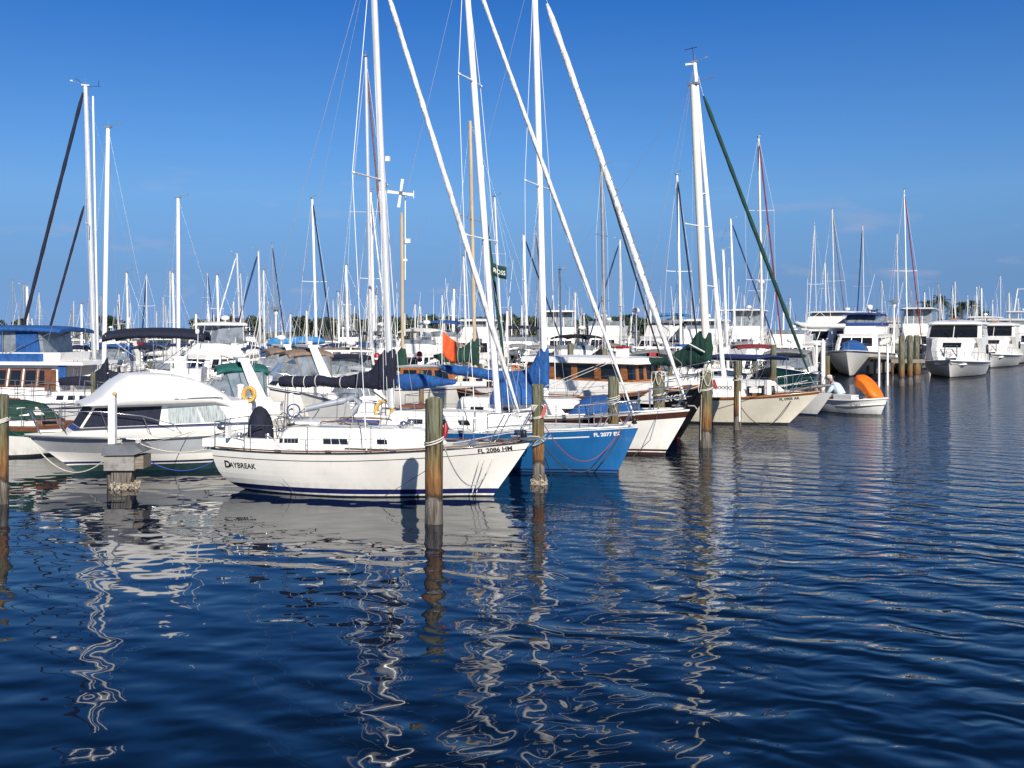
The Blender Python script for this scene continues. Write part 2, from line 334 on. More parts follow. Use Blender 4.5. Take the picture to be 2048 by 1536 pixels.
def cover(par, secs, m, th=.13, name='sail_cover', ties=None, tie_m=None, jit=.012, y=0):
    """furled sail under its cover: secs = [(x, z_top, z_bottom)]"""
    mb = MB(); rs = []; S = []
    for i in range(len(secs) - 1):
        for k in range(4): S.append([lerp(secs[i][j], secs[i + 1][j], k / 4) for j in range(3)])
    S.append(list(secs[-1]))
    for i, (x, zt, zb) in enumerate(S):
        w_ = th * (1 if 0 < i < len(S) - 1 else .6); c = (zt + zb) / 2; h = (zt - zb) / 2
        rs.append([(x + rnd.uniform(-jit, jit), y + math.cos(a) * w_ * (1 - .35 * max(0, math.sin(a)) * min(1, h / .4)) + rnd.uniform(-jit, jit), c + math.sin(a) * h + rnd.uniform(-jit, jit)) for a in [2 * math.pi * k / 12 for k in range(12)]])
    o = mb.rings(rs, 0).build(name, m, par)
    if ties:
        for tx in ties:
            i = min(range(len(S)), key=lambda j: abs(S[j][0] - tx)); x, zt, zb = S[i]; c = (zt + zb) / 2; h = (zt - zb) / 2 + .012
            tubes('sail_tie', [[(x, y + math.cos(a) * (th + .012), c + math.sin(a) * h) for a in [2 * math.pi * k / 12 for k in range(13)]]], .012, tie_m or ROP, o)
    return o
def mast(par, b, t, r=.085, m=ALU, spr=(), sw=.0, e=.62, n=12, top=True, lights=True):
    b = Vector(b); t = Vector(t); k = 6
    mo = MB().tube([b.lerp(t, i / k) for i in range(k + 1)], [r] * k + [r * .85], n, e=e).build('mast', m, par)
    for (z, hl) in spr:
        q = (z - b.z) / (t.z - b.z); c = b.lerp(t, q)
        for sg in (-1, 1):
            mb = MB().tube([c + Vector((0, sg * r * .5, 0)), c + Vector((-sw, sg * hl, .03))], .022, 6); mb.sphere(c + Vector((-sw, sg * hl, .03)), .04, 6)
            mb.build('spreader', m, mo)
    if top:
        mb = MB(); mb.box(t + Vector((0, 0, .03)), (r * 3, r * 1.4, .07)); mb.tube([t + Vector((0, 0, .05)), t + Vector((.02, 0, .35))], .008, 5); mb.tube([t + Vector((0, 0, .1)), t + Vector((r * 5, .1, .16))], .008, 5)
        mb.box(t + Vector((r * 5, .1, .2)), (.12, .02, .06)); mb.build('masthead_fitting', MGR, mo)
    return mo
def rigging(par, t, hull, mx, spr=(), sw=0, fore=True, back=True, r=.005, m=WIR, bowx=None, inner=True):
    L = hull.L; t = Vector(t); sp = sorted(spr)
    if back: tubes('backstay', [[t, (.08, 0, hull.sheer(0) + .02)]], r, m, par, 4)
    if fore: tubes('forestay', [[t, (bowx or L - .1, 0, hull.sheer(1) + .03)]], r, m, par, 4)
    for sg in (-1, 1):
        zd, hd = hull.deck(mx - .15); b = Vector((mx - .15, sg * hd * .93, zd)); line = [t]
        for z, hl in reversed(sp):
            q = (z) / t.z; line.append(Vector((lerp(mx, t.x, q) - sw, sg * hl, z + .03)))
        line.append(b); tubes('shroud', [line], r * (1.5 if r < .008 and inner else 1), WIW if inner else m, par, 4)
        if inner: tubes('shroud_cover', [[b, b.lerp(line[-2], .22)]], .016, PVC, par, 5)
        if inner and sp:
            z, hl = sp[0]; c = Vector((lerp(mx, t.x, z / t.z), 0, z)); tubes('lower_shroud', [[c, b + Vector((-.45, 0, 0))], [c, b + Vector((.45, 0, 0))]], r, m, par, 4)
def lifelines(par, hull, x0, x1, n=4, h=.6, m=STL, sides=(-1, 1)):
    for sg in sides:
        tops = []; mids = []
        for i in range(n):
            x = lerp(x0, x1, i / (n - 1)); z, hd = hull.deck(x); y = sg * (hd - .05)
            tubes('stanchion', [[(x, y, z), (x, y, z + h)]], .013, m, par)
            tops.append((x, y, z + h)); mids.append((x, y, z + h * .5))
        tubes('lifeline', [tops, mids], .005, m, par, 4)
def pulpit(par, hull, ln=1.1, h=.62, m=STL, r=.014):
    L = hull.L; ls = []; zb = hull.sheer(1)
    za, ha = hull.deck(L - ln); zc, hc = hull.deck(L - ln * .45)
    arc = [(L - ln, -ha + .06, za + h), (L - ln * .45, -hc + .03, zc + h * 1.05), (L + .02, -.14, zb + h * 1.08), (L + .06, 0, zb + h * 1.08), (L + .02, .14, zb + h * 1.08), (L - ln * .45, hc - .03, zc + h * 1.05), (L - ln, ha - .06, za + h)]
    ls.append(arc); ls.append([(p[0], p[1], p[2] - h * .5) for p in arc[:3]]); ls.append([(p[0], p[1], p[2] - h * .5) for p in arc[-3:]])
    for sg in (-1, 1):
        ls.append([(L - ln, sg * (ha - .06), za + h), (L - ln + .02, sg * (ha - .05), za)])
        ls.append([(L - ln * .45, sg * (hc - .03), zc + h * 1.05), (L - ln * .75, sg * (hc + .02), zc)])
        ls.append([(L + .02, sg * .14, zb + h * 1.08), (L - ln * .3, sg * .12, zb)])
    return tubes('bow_pulpit', ls, r, m, par)
def pushpit(par, hull, ln=.7, h=.62, m=STL):
    z, hd = hull.deck(0); z2, h2 = hull.deck(ln); ls = []
    for q in (1, .5):
        ls.append([(ln, -h2 + .05, z2 + h * q), (.08, -hd + .05, z + h * q), (.03, 0, z + h * q), (.08, hd - .05, z + h * q), (ln, h2 - .05, z2 + h * q)])
    for x, y in ((ln, h2 - .05), (.08, hd - .05)):
        for sg in (-1, 1): ls.append([(x, sg * y, z), (x, sg * y, z + h)])
    return tubes('stern_rail', ls, .014, m, par)
def hull_text(par, hull, s, x0, dz, h, m, name='registration_number', sg=-1, slope=True, bold=.0, shear=0):
    """letters laid on the topsides, dz below the sheer; x0 is where the first letter starts (as read)"""
    vs, fs = textmesh(s, h, bold); out = []; ft = hull.t
    for (u, v, _) in vs:
        x = x0 + u * (1 if sg < 0 else -1); z0 = hull.sheer(min(max((x if slope else x0) / hull.L, 0), 1)) - dz; z = z0 + v
        out.append(hull.side(x, z, .006, sg))
    if sg > 0: pass
    mb = MB(); mb.add(out, fs if sg < 0 else [tuple(reversed(f)) for f in fs]); return mb.build(name, m, par)
def jib(par, a, b, r=.06, m=CWH, wrap=None, name='furled_jib'):
    a = Vector(a); b = Vector(b); n = 26; pts = [a.lerp(b, i / n) for i in range(n + 1)]
    rr = [r * (.35 + .65 * min(1, i / n * 5)) * (1 + .10 * math.sin(i * 2.4)) * (.5 if i == n else 1) for i in range(n + 1)]
    o = MB().tube(pts, rr, 8).build(name, m, par)
    return o
# ---------------------------------------------------------------- water: one sheet to the horizon
def water():
    m = bpy.data.materials.new('harbour_water'); m.use_nodes = True; t = m.node_tree; b = t.nodes['Principled BSDF']; NN = t.nodes.new; L = t.links.new
    b.inputs['Base Color'].default_value = (.0018, .008, .022, 1); b.inputs['Roughness'].default_value = .015; b.inputs['IOR'].default_value = 1.333
    g = NN('ShaderNodeTexCoord')
    def noise(sc_, sx, sy, det, rz=0, dist=0):
        mp = NN('ShaderNodeMapping'); mp.inputs['Scale'].default_value = (sx, sy, 1); mp.inputs['Rotation'].default_value = (0, 0, R(rz)); L(g.outputs['Object'], mp.inputs[0])
        n = NN('ShaderNodeTexNoise'); n.inputs['Scale'].default_value = sc_; n.inputs['Detail'].default_value = det; n.inputs['Distortion'].default_value = dist; n.inputs['Roughness'].default_value = .45; L(mp.outputs[0], n.inputs[0]); return n.outputs[0]
    def math_(op, a, b_=None, c=None):
        n = NN('ShaderNodeMath'); n.operation = op
        for i, q in enumerate((a, b_, c)):
            if q is None: continue
            if isinstance(q, (int, float)): n.inputs[i].default_value = q
            else: L(q, n.inputs[i])
        return n.outputs[0]
    def wave(lam, ang, dist, ds):            # long crests: ang = heading of the wave normal from +y towards +x
        mp = NN('ShaderNodeMapping'); mp.inputs['Rotation'].default_value = (0, 0, R(ang - 90)); L(g.outputs['Object'], mp.inputs[0])
        wv = NN('ShaderNodeTexWave'); wv.bands_direction = 'X'; wv.inputs['Scale'].default_value = .314 / lam; wv.inputs['Distortion'].default_value = dist; wv.inputs['Detail'].default_value = 1.2; wv.inputs['Detail Scale'].default_value = ds; wv.inputs['Detail Roughness'].default_value = .4; L(mp.outputs[0], wv.inputs[0]); return wv.outputs[1]
    # the breeze works the open fairway to the right more than the water in the lee of the boats
    gp = NN('ShaderNodeSeparateXYZ'); L(g.outputs['Object'], gp.inputs[0])
    q = math_('MULTIPLY_ADD', gp.outputs[1], -.16, gp.outputs[0])
    br = NN('ShaderNodeMapRange'); L(q, br.inputs[0]); br.inputs[1].default_value = -5; br.inputs[2].default_value = 3; br.inputs[3].default_value = .0; br.inputs[4].default_value = 1.0
    fr = NN('ShaderNodeMapRange'); L(gp.outputs[1], fr.inputs[0]); fr.inputs[1].default_value = 12; fr.inputs[2].default_value = 30; fr.inputs[3].default_value = .15; fr.inputs[4].default_value = 1.0
    patch = NN('ShaderNodeMapRange'); L(noise(.12, 1, 1.6, 2), patch.inputs[0]); patch.inputs[1].default_value = .35; patch.inputs[2].default_value = .65; patch.inputs[3].default_value = .75; patch.inputs[4].default_value = 1.1
    lee = NN('ShaderNodeMapRange'); L(gp.outputs[1], lee.inputs[0]); lee.inputs[1].default_value = 13; lee.inputs[2].default_value = 22; lee.inputs[3].default_value = 1.0; lee.inputs[4].default_value = .50
    calm = math_('MAXIMUM', lee.outputs[0], math_('MINIMUM', br.outputs[0], 1.0))
    far = NN('ShaderNodeMapRange'); L(gp.outputs[1], far.inputs[0]); far.inputs[1].default_value = 18; far.inputs[2].default_value = 52; far.inputs[3].default_value = 1.0; far.inputs[4].default_value = 6.5
    w1 = math_('MULTIPLY', wave(1.05, 33, 7, 1.3), math_('MULTIPLY_ADD', br.outputs[0], .0115, .0105))
    w2 = math_('MULTIPLY', wave(.58, 14, 10, 2.0), math_('MULTIPLY_ADD', br.outputs[0], .0078, .0014))
    w3 = math_('MULTIPLY', wave(.34, -8, 9, 2.2), math_('MULTIPLY', br.outputs[0], .0032))
    lump = math_('MULTIPLY', noise(1.7, .85, 1.1, .3, 15, .3), .027)
    swirl = math_('MULTIPLY', noise(3.4, .8, 1.1, .2, -10, .2), .0064)
    rip = math_('MULTIPLY', math_('MULTIPLY', noise(8, .5, 1.3, 2, 6, .3), .0062), math_('MULTIPLY', math_('MULTIPLY', br.outputs[0], fr.outputs[0]), far.outputs[0]))
    h = math_('ADD', math_('MULTIPLY', math_('ADD', math_('ADD', w3, math_('ADD', w1, w2)), math_('ADD', lump, swirl)), math_('MULTIPLY', calm, patch.outputs[0])), rip)
    bp = NN('ShaderNodeBump'); bp.inputs['Distance'].default_value = 1; bp.inputs['Strength'].default_value = 1; L(h, bp.inputs['Height']); L(bp.outputs[0], b.inputs['Normal'])
    mb = MB(); mb.add([(-1500, -40, 0), (1500, -40, 0), (1500, 2600, 0), (-1500, 2600, 0)], [(0, 1, 2, 3)])
    o = mb.build('water', m); o['kind'] = 'structure'; return o
water()
# ================================================================ the near row of boats
def near_details_winch(par, pts):
    for p in pts: MB().lathe(p, [(.07, 0), (.05, .05), (.07, .12), (.05, .13)], 10).build('winch', STL, par)

# ---------------- 1: cream sloop with navy covers
def daybreak():
    B = Boat('sailing_boat', 'cream sloop with navy sail cover and DAYBREAK lettered on its stern, nearest boat in front', 'sailboat', (459, 26.3), (1062, 24.4))
    r = B.root; L = B.L
    h = Hull(L, 2.75, (1.08, 1.10, 1.36), rake=.95, ctr=.55, tr=.10, dr=.42, full=.66, pm=.30, pb=.75)
    mats = [DKB, CRM, NVS, BLK]
    h.mesh([(.03, 0), (.075, 1), (.20, 2), ], [(.215, 1), (.195, 3), (.03, 1), (0, 3)]).build('hull', mats, r)
    h.deckmesh().build('deck', DECK, r)
    for sg in (-1, 1):
        tubes('toe_rail', [h.rail(.03, t0=.01, t1=.97, sg=sg, out=-.04)], .018, TEAK, r)
        tubes('rub_rail', [h.rail(-.012, sg=sg, out=.01)], .02, BLK, r)
    X = lambda px, py=890: B.cp(px, py).x
    # coachroof in two steps
    c = House([(1.02, X(575), X(905), .88, .42), (1.48, X(590), X(868), .80, .36), (1.60, X(600), X(840), .72, .30)], .10)
    cab = c.mesh(cam=.06).build('coachroof', CABW, r)
    def win(u0, u1, n, du=0, v0=.48, v1=.72):
        w_ = (u1 - u0) / n
        wins(c, cab, [(u0 + k * w_ + .05 * w_ * (n > 1), u0 + (k + 1) * w_ - .05 * w_ * (n > 1), v0, v1, du) for k in range(n)])
    win(.0, .022, 1, -.012); win(.030, .125, 4, -.012); win(.285, .45, 3, -.004, .45, .74); win(.635, .70, 1, .010)
    for sg in (-1, 1):
        tubes('grab_rail', [[(X(660), sg * .58, 1.72), (X(664), sg * .58, 1.76), (X(715), sg * .54, 1.77), (X(765), sg * .47, 1.76), (X(770), sg * .46, 1.72)]], .018, TEAK, cab)
    MB().box((X(620), 0, 1.69), (.7, .7, .06)).build('sliding_hatch', CABW, cab)
    MB().box((X(725), 0, 1.70), (.45, .45, .07)).build('deck_hatch', CLR, cab)
    MB().box((X(932), 0, 1.27), (.5, .5, .06), 0).build('deck_hatch', CLR, r)
    # cockpit
    pair('cockpit_coaming', CABW, r, lambda mb, sg: mb.box((X(525), sg * .80, 1.20), (1.6, .22, .26)))
    MB().box((X(446), 0, 1.18), (.35, 1.4, .2)).build('stern_seat', CABW, r)
    MB().box((X(520), 0, 1.10), (1.35, 1.1, .03)).build('cockpit_sole', TEAK, r)
    near_details_winch(r, [(X(565), -.80, 1.33), (X(510), -.80, 1.33), (X(565), .80, 1.33)])
    # wheel under its navy cover
    pb = B.cp(519, 886)
    mb = MB(); prof = [(.36, -.10), (.38, .15), (.36, .45), (.30, .68), (.18, .86), (.05, .94)]
    rs = [[(pb.x + q * math.cos(a) * (.9 + .1 * math.sin(3 * a)), q * .75 * math.sin(a) * (1 + .08 * math.cos(4 * a)), 1.12 + z) for a in [2 * math.pi * k / 16 for k in range(16)]] for q, z in prof]
    mb.rings(rs); mb.build('wheel_cover', CNV, r)
    mb = MB(); cx = X(566); wz = 1.52
    mb.tube([(cx, .38 * math.cos(a), wz + .38 * math.sin(a)) for a in [2 * math.pi * k / 20 for k in range(21)]], .014, 6)
    for k in range(3): a = k * math.pi / 3; mb.tube([(cx, .38 * math.cos(a), wz + .38 * math.sin(a)), (cx, -.38 * math.cos(a), wz - .38 * math.sin(a))], .009, 5)
    mb.build('steering_wheel', STL, r)
    # rig
    mbse = B.cp(783, 815); top = B.cp(743.5, -110); x0 = mbse.x
    spz = B.cp(763, 360).z; spr = [(spz, 1.10)]
    m = mast(r, mbse, top, .092, ALU, spr, .28, e=.68)
    MB().box(B.cp(768, 318) + Vector((.1, 0, 0)), (.10, .08, .12)).build('steaming_light', PLASTW, m)
    rigging(r, top, h, x0, spr, .28, bowx=L - .18, r=.0070)
    bm = B.cp(786, 772); be = B.cp(560, 768)
    tubes('boom', [[be, bm]], .05, ALU, r, 8)
    z = lambda px, py: B.cp(px, py)
    S = [(z(560, 765).x, z(0, 0).z * 0 + z(560, 753).z, z(560, 772).z)]
    for px, a, b in ((590, 751, 775), (620, 752, 775), (640, 750, 772), (668, 755, 775), (690, 752, 776), (715, 747, 776), (733, 744, 776), (745, 738, 778), (757, 715, 780), (768, 700, 779), (783, 696, 782), (791, 700, 776)):
        S.append((z(px, a).x, z(px, a).z, z(px, b).z))
    cover(r, S, CNV, .15, ties=[z(q, 700).x for q in (593, 612, 634, 684)], tie_m=ROP)
    jib(r, (L - .18, 0, h.sheer(1) + .30), B.cp(773, -22), .062, CWH)
    MB().lathe((L - .18, 0, h.sheer(1) + .08), [(.05, 0), (.09, .02), (.05, .08), (.09, .14), (.04, .16)], 12).build('furling_drum', BPL, r)
    tubes('mainsheet', [[(X(566), 0, 1.3), B.cp(572, 770)], [(X(571), .05, 1.3), B.cp(576, 770)]], .009, ROD, r)
    tubes('halyard', [[mbse + Vector((.12, -.1, .1)), top + Vector((.06, -.03, -.1))], [mbse + Vector((-.05, -.14, .1)), top + Vector((-.03, -.02, -.3))]], .006, WIW, r, 4)
    tubes('topping_lift', [[be, top]], .004, WIR, r, 4)
    lifelines(r, h, X(543), X(905), 4, .62); pulpit(r, h, 1.25, .66); pushpit(r, h, 1.0, .64)
    # swim ladder, engine bracket, barbecue on the stern rail
    tubes('boarding_ladder', [[(.02, -.25, 1.75), (-.08, -.25, .7)], [(.02, .0, 1.75), (-.08, .0, .7)]] + [[(-.03 - k * .02, -.25, 1.4 - k * .22), (-.03 - k * .02, 0, 1.4 - k * .22)] for k in range(3)], .013, STL, r)
    MB().sphere((.35, -.95, 1.62), .15, 10, sc_=(1, 1, .7)).build('barbecue', STL, r)
    MB().box((.55, -1.02, 1.50), (.05, .22, .30)).build('horseshoe_buoy', PLASTW, r)
    # lettering
    hull_text(r, h, 'D', X(484, 930), .47, .17, INK, 'name_lettering', bold=.010)
    hull_text(r, h, 'AYBREAK', X(484, 930) + .155, .462, .13, INK, 'name_lettering', bold=.0045, slope=False)
    hull_text(r, h, 'MARINER 27', .10, .19, .045, INK, 'maker_lettering') if 0 else None
    hull_text(r, h, 'FL 2086 HM', X(968, 900), .178, .105, INK, bold=.004)
    # deck gear: sheets, vang, traveller, vents, fairleads
    for sg in (-1, 1):
        tubes('jib_sheet', [[(L - .5, sg * .1, 1.55), (X(930), sg * .55, 1.34), (X(760), sg * 1.12, 1.20), (X(600), sg * 1.05, 1.24), (X(565), sg * .82, 1.42)]], .009, ROP if sg < 0 else ROB, r)
        MB().box((X(765), sg * 1.05, 1.17), (1.1, .04, .03)).build('genoa_track', BPL, r)
        for px in (600, 700, 820, 960): zz, hd = h.deck(X(px)); MB().box((X(px), sg * (hd - .07), zz + .03), (.16, .05, .05)).build('cleat', STL, r)
    tubes('boom_vang', [[B.cp(780, 808), B.cp(745, 782)]], .02, ROD, r); MB().box((X(600), 0, 1.66), (.07, 1.3, .05)).build('mainsheet_traveller', BPL, r)
    for px, y in ((815, .28), (815, -.28)): MB().lathe((X(px), y, 1.55), [(.06, 0), (.06, .10), (.10, .14), (.08, .22), (.02, .24)], 9).build('cowl_vent', STL, r)
    q = random.Random(2); tubes('coiled_line', [[(X(700) + .16 * math.cos(k * .7) * q.uniform(.7, 1.1), -.35 + .13 * math.sin(k * .7) * q.uniform(.7, 1.1), 1.70 + k * .0012) for k in range(44)]], .012, ROP, r)
    tubes('coiled_line', [[(X(800) + .15 * math.cos(k * .7) * q.uniform(.7, 1.1), .1 + .12 * math.sin(k * .7) * q.uniform(.7, 1.1), 1.60 + k * .0012) for k in range(40)]], .012, ROB, r)
    tubes('boat_hook', [[(X(640), -.62, 1.68), (X(800), -.44, 1.66)]], .014, ALU, r); MB().tube([(X(688), -.15, 1.72), (X(760), -.12, 1.72)], [.06, .06], 8).build('rolled_awning', CBL, r)
    tubes('spray_hood_frame', [[(X(590), -.75, 1.5), (X(615), -.7, 1.95), (X(615), .7, 1.95), (X(590), .75, 1.5)], [(X(590), -.75, 1.5), (X(575), -.7, 1.80), (X(575), .7, 1.80), (X(590), .75, 1.5)]], .014, STL, r)
    tubes('tiller_pilot_arm', [[(X(500), -.4, 1.35), (X(540), -.4, 1.62)]], .015, BPL, r)
    # anchor and bow roller
    mb = MB(); mb.box((L - .02, 0, h.sheer(1) + .05), (.5, .14, .04)); mb.build('bow_roller', STL, r)
    tubes('anchor', [[(L - .5, .04, h.sheer(1) + .10), (L + .18, .04, h.sheer(1) + .10), (L + .30, .04, h.sheer(1) - .02)], [(L + .26, -.14, h.sheer(1) - .0), (L + .22, .04, h.sheer(1) + .06), (L + .26, .22, h.sheer(1) - .0)]], .025, GALV, r)
    for sg in (-1, 1): MB().box((L - .5, sg * .22, h.sheer(.95) + .05), (.22, .04, .05)).build('cleat', STL, r)
    return B, h
DB, DH = daybreak()

# ---------------- 2: blue sloop
def blue_sloop():
    B = Boat('sailing_boat', 'blue-hulled sloop with white cove stripe, moored behind the cream sloop with navy covers', 'sailboat', (700, 31.6), (1277, 28.3))
    r = B.root; L = B.L
    h = Hull(L, 2.9, (1.10, 1.12, 1.32), rake=.62, ctr=.6, dr=.4, full=.6, pm=.36, pb=.8)
    h.mesh([(.03, 0), (.07, 2), (.16, 3), (.20, 2)], [(.24, 1), (.205, 2), (.02, 1), (0, 2)]).build('hull', [DKB, BLU, PVC, BLU], r) if 0 else \
        h.mesh([(.02, 0), (.06, 1), (.10, 3)], [(.235, 1), (.20, 1), (.02, 1), (0, 2)]).build('hull', [DKB, BLU, PVC, NVS], r)
    # white cove stripe that stops short of the bow
    n = 24; xa, xb_ = .3, B.cp(1190, 880).x
    for sg in (-1, 1):
        rs = []; mb = MB()
        for i in range(n + 1):
            x = lerp(xa, xb_, i / n); z = h.sheer(x / L) - .215; a = h.side(x, z, .004, sg); b_ = h.side(x, z + .035, .004, sg); rs.append([a, b_])
        mb.rings(rs, 0, False, False, False); mb.build('cove_stripe', PVC, r)
    h.deckmesh().build('deck', DECK, r)
    for sg in (-1, 1): tubes('toe_rail', [h.rail(.035, t0=.01, t1=.97, sg=sg, out=-.02)], .03, GALV if 0 else ALU, r)
    hull_text(r, h, 'FL 2077 EK', B.cp(1198, 880).x, .20, .10, INW, bold=.006)
    X = lambda px, py=840: B.cp(px, py).x
    c = House([(1.05, X(790), X(1075), .85, .42), (1.50, X(800), X(1040), .78, .36), (1.60, X(805), X(1010), .70, .30)], .1)
    cab = c.mesh(cam=.06).build('coachroof', CABW, r)
    wins(c, cab, [(.15, .27, .45, .75), (.33, .45, .45, .75), (.55, .63, .45, .75)])
    MB().box((X(830), 0, 1.72), (.7, .7, .08)).build('sliding_hatch', TEAK, cab)
    pair('cockpit_coaming', CABW, r, lambda mb, sg: mb.box((X(745), sg * .8, 1.2), (1.5, .2, .25)))
    b = B.cp(997, 832); t = B.cp(928, -100); s1 = B.cp(978, 478).z; s2 = B.cp(947, 162).z; spr = [(s1, 1.15), (s2, .80)]
    m = mast(r, b, t, .098, MWH, spr, .10, e=.8)
    rigging(r, t, h, b.x, spr, .1, bowx=L - .12, r=.0070, m=WIR)
    be = B.cp(786, 770); bm = B.cp(975, 768)
    tubes('boom', [[be, bm]], .085, MWH, r, 10)
    MB().box(bm + Vector((.05, 0, 0)), (.10, .14, .15)).build('gooseneck', BPL, r)
    z = lambda px, py: B.cp(px, py)
    cover(r, [(z(px, a).x, z(px, a).z, z(px, b_).z) for px, a, b_ in ((788, 750, 766), (808, 748, 782), (835, 747, 780), (860, 750, 776), (890, 757, 772), (915, 761, 768))], CLB if 0 else CBL, .16)
    jib(r, (L - .12, 0, h.sheer(1) + .30), B.cp(945, -60), .058, CWH)
    MB().lathe((L - .12, 0, h.sheer(1) + .08), [(.05, 0), (.09, .02), (.05, .08), (.09, .14), (.04, .16)], 12).build('furling_drum', BPL, r)
    tubes('halyard', [[b + Vector((.14, -.05, 0)), t], [b + Vector((-.1, -.1, 0)), t]], .007, ROB, r, 4)
    lifelines(r, h, X(800), X(1190), 5, .6); pulpit(r, h, 1.5, .68, STL, .018); pushpit(r, h)
    return B, h
BB, BH = blue_sloop()

# ---------------- 3: white sloop with the brown stripe
def brown_sloop():
    B = Boat('sailing_boat', 'white sloop with a brown sheer stripe and royal blue sail cover, behind the blue hull', 'sailboat', (830, 36.0), (1380, 32.3))
    r = B.root; L = B.L
    h = Hull(L, 3.0, (1.15, 1.18, 1.50), rake=.85, ctr=.6, dr=.45, full=.62, pm=.34, pb=.8)
    h.mesh([(.02, 0), (.10, 2), (.135, 1), (.20, 2)], [(.26, 1), (.06, 2), (0, 1)]).build('hull', [DKB, CRM if 0 else WH, BRN], r)
    h.deckmesh().build('deck', DECK, r)
    for sg in (-1, 1): tubes('toe_rail', [h.rail(.04, t0=.01, t1=.98, sg=sg, out=-.03)], .035, WH, r)
    X = lambda px, py=800: B.cp(px, py).x
    c = House([(1.1, X(930), X(1215), .95, .5), (1.60, X(935), X(1180), .86, .42), (1.74, X(940), X(1150), .78, .38)], .1)
    cab = c.mesh(cam=.07).build('coachroof', CABW, r)
    wins(c, cab, [(a, b_, .4, .68) for a, b_ in ((.10, .2), (.30, .42), (.58, .67), (.80, .92))])
    for sg in (-1, 1): tubes('grab_rail', [[(X(960), sg * .7, 1.82), (X(1150), sg * .42, 1.82)]], .02, TEAK, cab)
    # blue tarpaulin over the foredeck hatch and dinghy
    mb = MB(); rs = []
    S = [(X(1148), .10, .5), (X(1156), .42, .60), (X(1175), .56, .66), (X(1205), .62, .60), (X(1235), .48, .50), (X(1262), .30, .40), (X(1290), .06, .25)]
    for x, hh, ww in S:
        zb = h.deck(x)[0] - .02; rs.append([(x + rnd.uniform(-.04, .04), ww * 1.25 * math.cos(a), zb + hh * math.sin(a) * (1 + .10 * math.sin(5 * a + x * 4))) for a in [math.pi * k / 12 for k in range(13)]])
    mb.rings(rs, 0, False, True, False).build('foredeck_tarpaulin', CBL, r)
    # blue dodger and awning over the cockpit
    mb = MB(); rs = []
    for px, w_, zt in ((1002, .95, 1.95), (1012, 1.0, 2.28), (1040, 1.0, 2.45), (1068, .9, 2.15), (1078, .82, 1.75)):
        x = X(px); rs.append([(x, -w_, 1.55), (x, -w_ * .95, zt - .15), (x, -w_ * .5, zt), (x, 0, zt + .04), (x, w_ * .5, zt), (x, w_ * .95, zt - .15), (x, w_, 1.55)])
    mb.rings(rs, 0, True, True, False).build('cockpit_tarpaulin', CBL, r)
    b = B.cp(1092, 838); t = B.cp(1068, -74); s1 = B.cp(1078, 372).z; spr = [(s1, 1.2)]
    m = mast(r, b, t, .108, MWH, spr, .05, e=.7)
    rigging(r, t, h, b.x, spr, .05, bowx=L - .15, r=.006)
    be = B.cp(884, 740); bm = B.cp(1088, 772)
    tubes('boom', [[be, bm]], .06, MWH, r, 8); z = lambda px, py: B.cp(px, py)
    cover(r, [(z(px, a).x, z(px, a).z, z(px, b_).z) for px, a, b_ in ((884, 729, 740), (900, 730, 748), (930, 732, 752), (960, 736, 757), (990, 741, 763), (1020, 742, 768), (1040, 743, 770), (1056, 737, 774), (1068, 722, 779), (1076, 702, 783), (1086, 692, 782), (1097, 695, 780))], CBL, .17)
    jib(r, (L - .15, 0, h.sheer(1) + .30), B.cp(1094, 8), .10, CWH)
    mb = MB(); a = Vector((L - .15, 0, h.sheer(1) + .9)); q = B.cp(1100, 30)
    mb.tube([a.lerp(q, i / 150) + Vector((.09 * math.cos(i * 1.0) * .95, .09 * math.sin(i * 1.0), 0)) for i in range(120)], .014, 4); mb.build('sail_wrapping', CGY, r)
    MB().lathe((L - .15, 0, h.sheer(1) + .08), [(.05, 0), (.10, .02), (.05, .08), (.10, .14), (.04, .16)], 12).build('furling_drum', BPL, r)
    lifelines(r, h, X(960), X(1290), 5, .62); pulpit(r, h, 1.5, .7, STL, .018); pushpit(r, h)
    mb = MB(); zb = h.sheer(1)
    tubes('anchor', [[(L - .6, .1, zb + .10), (L + .12, .1, zb + .1), (L + .2, .1, zb)]], .03, GALV, r)
    return B, h
WB_, WHL = brown_sloop()

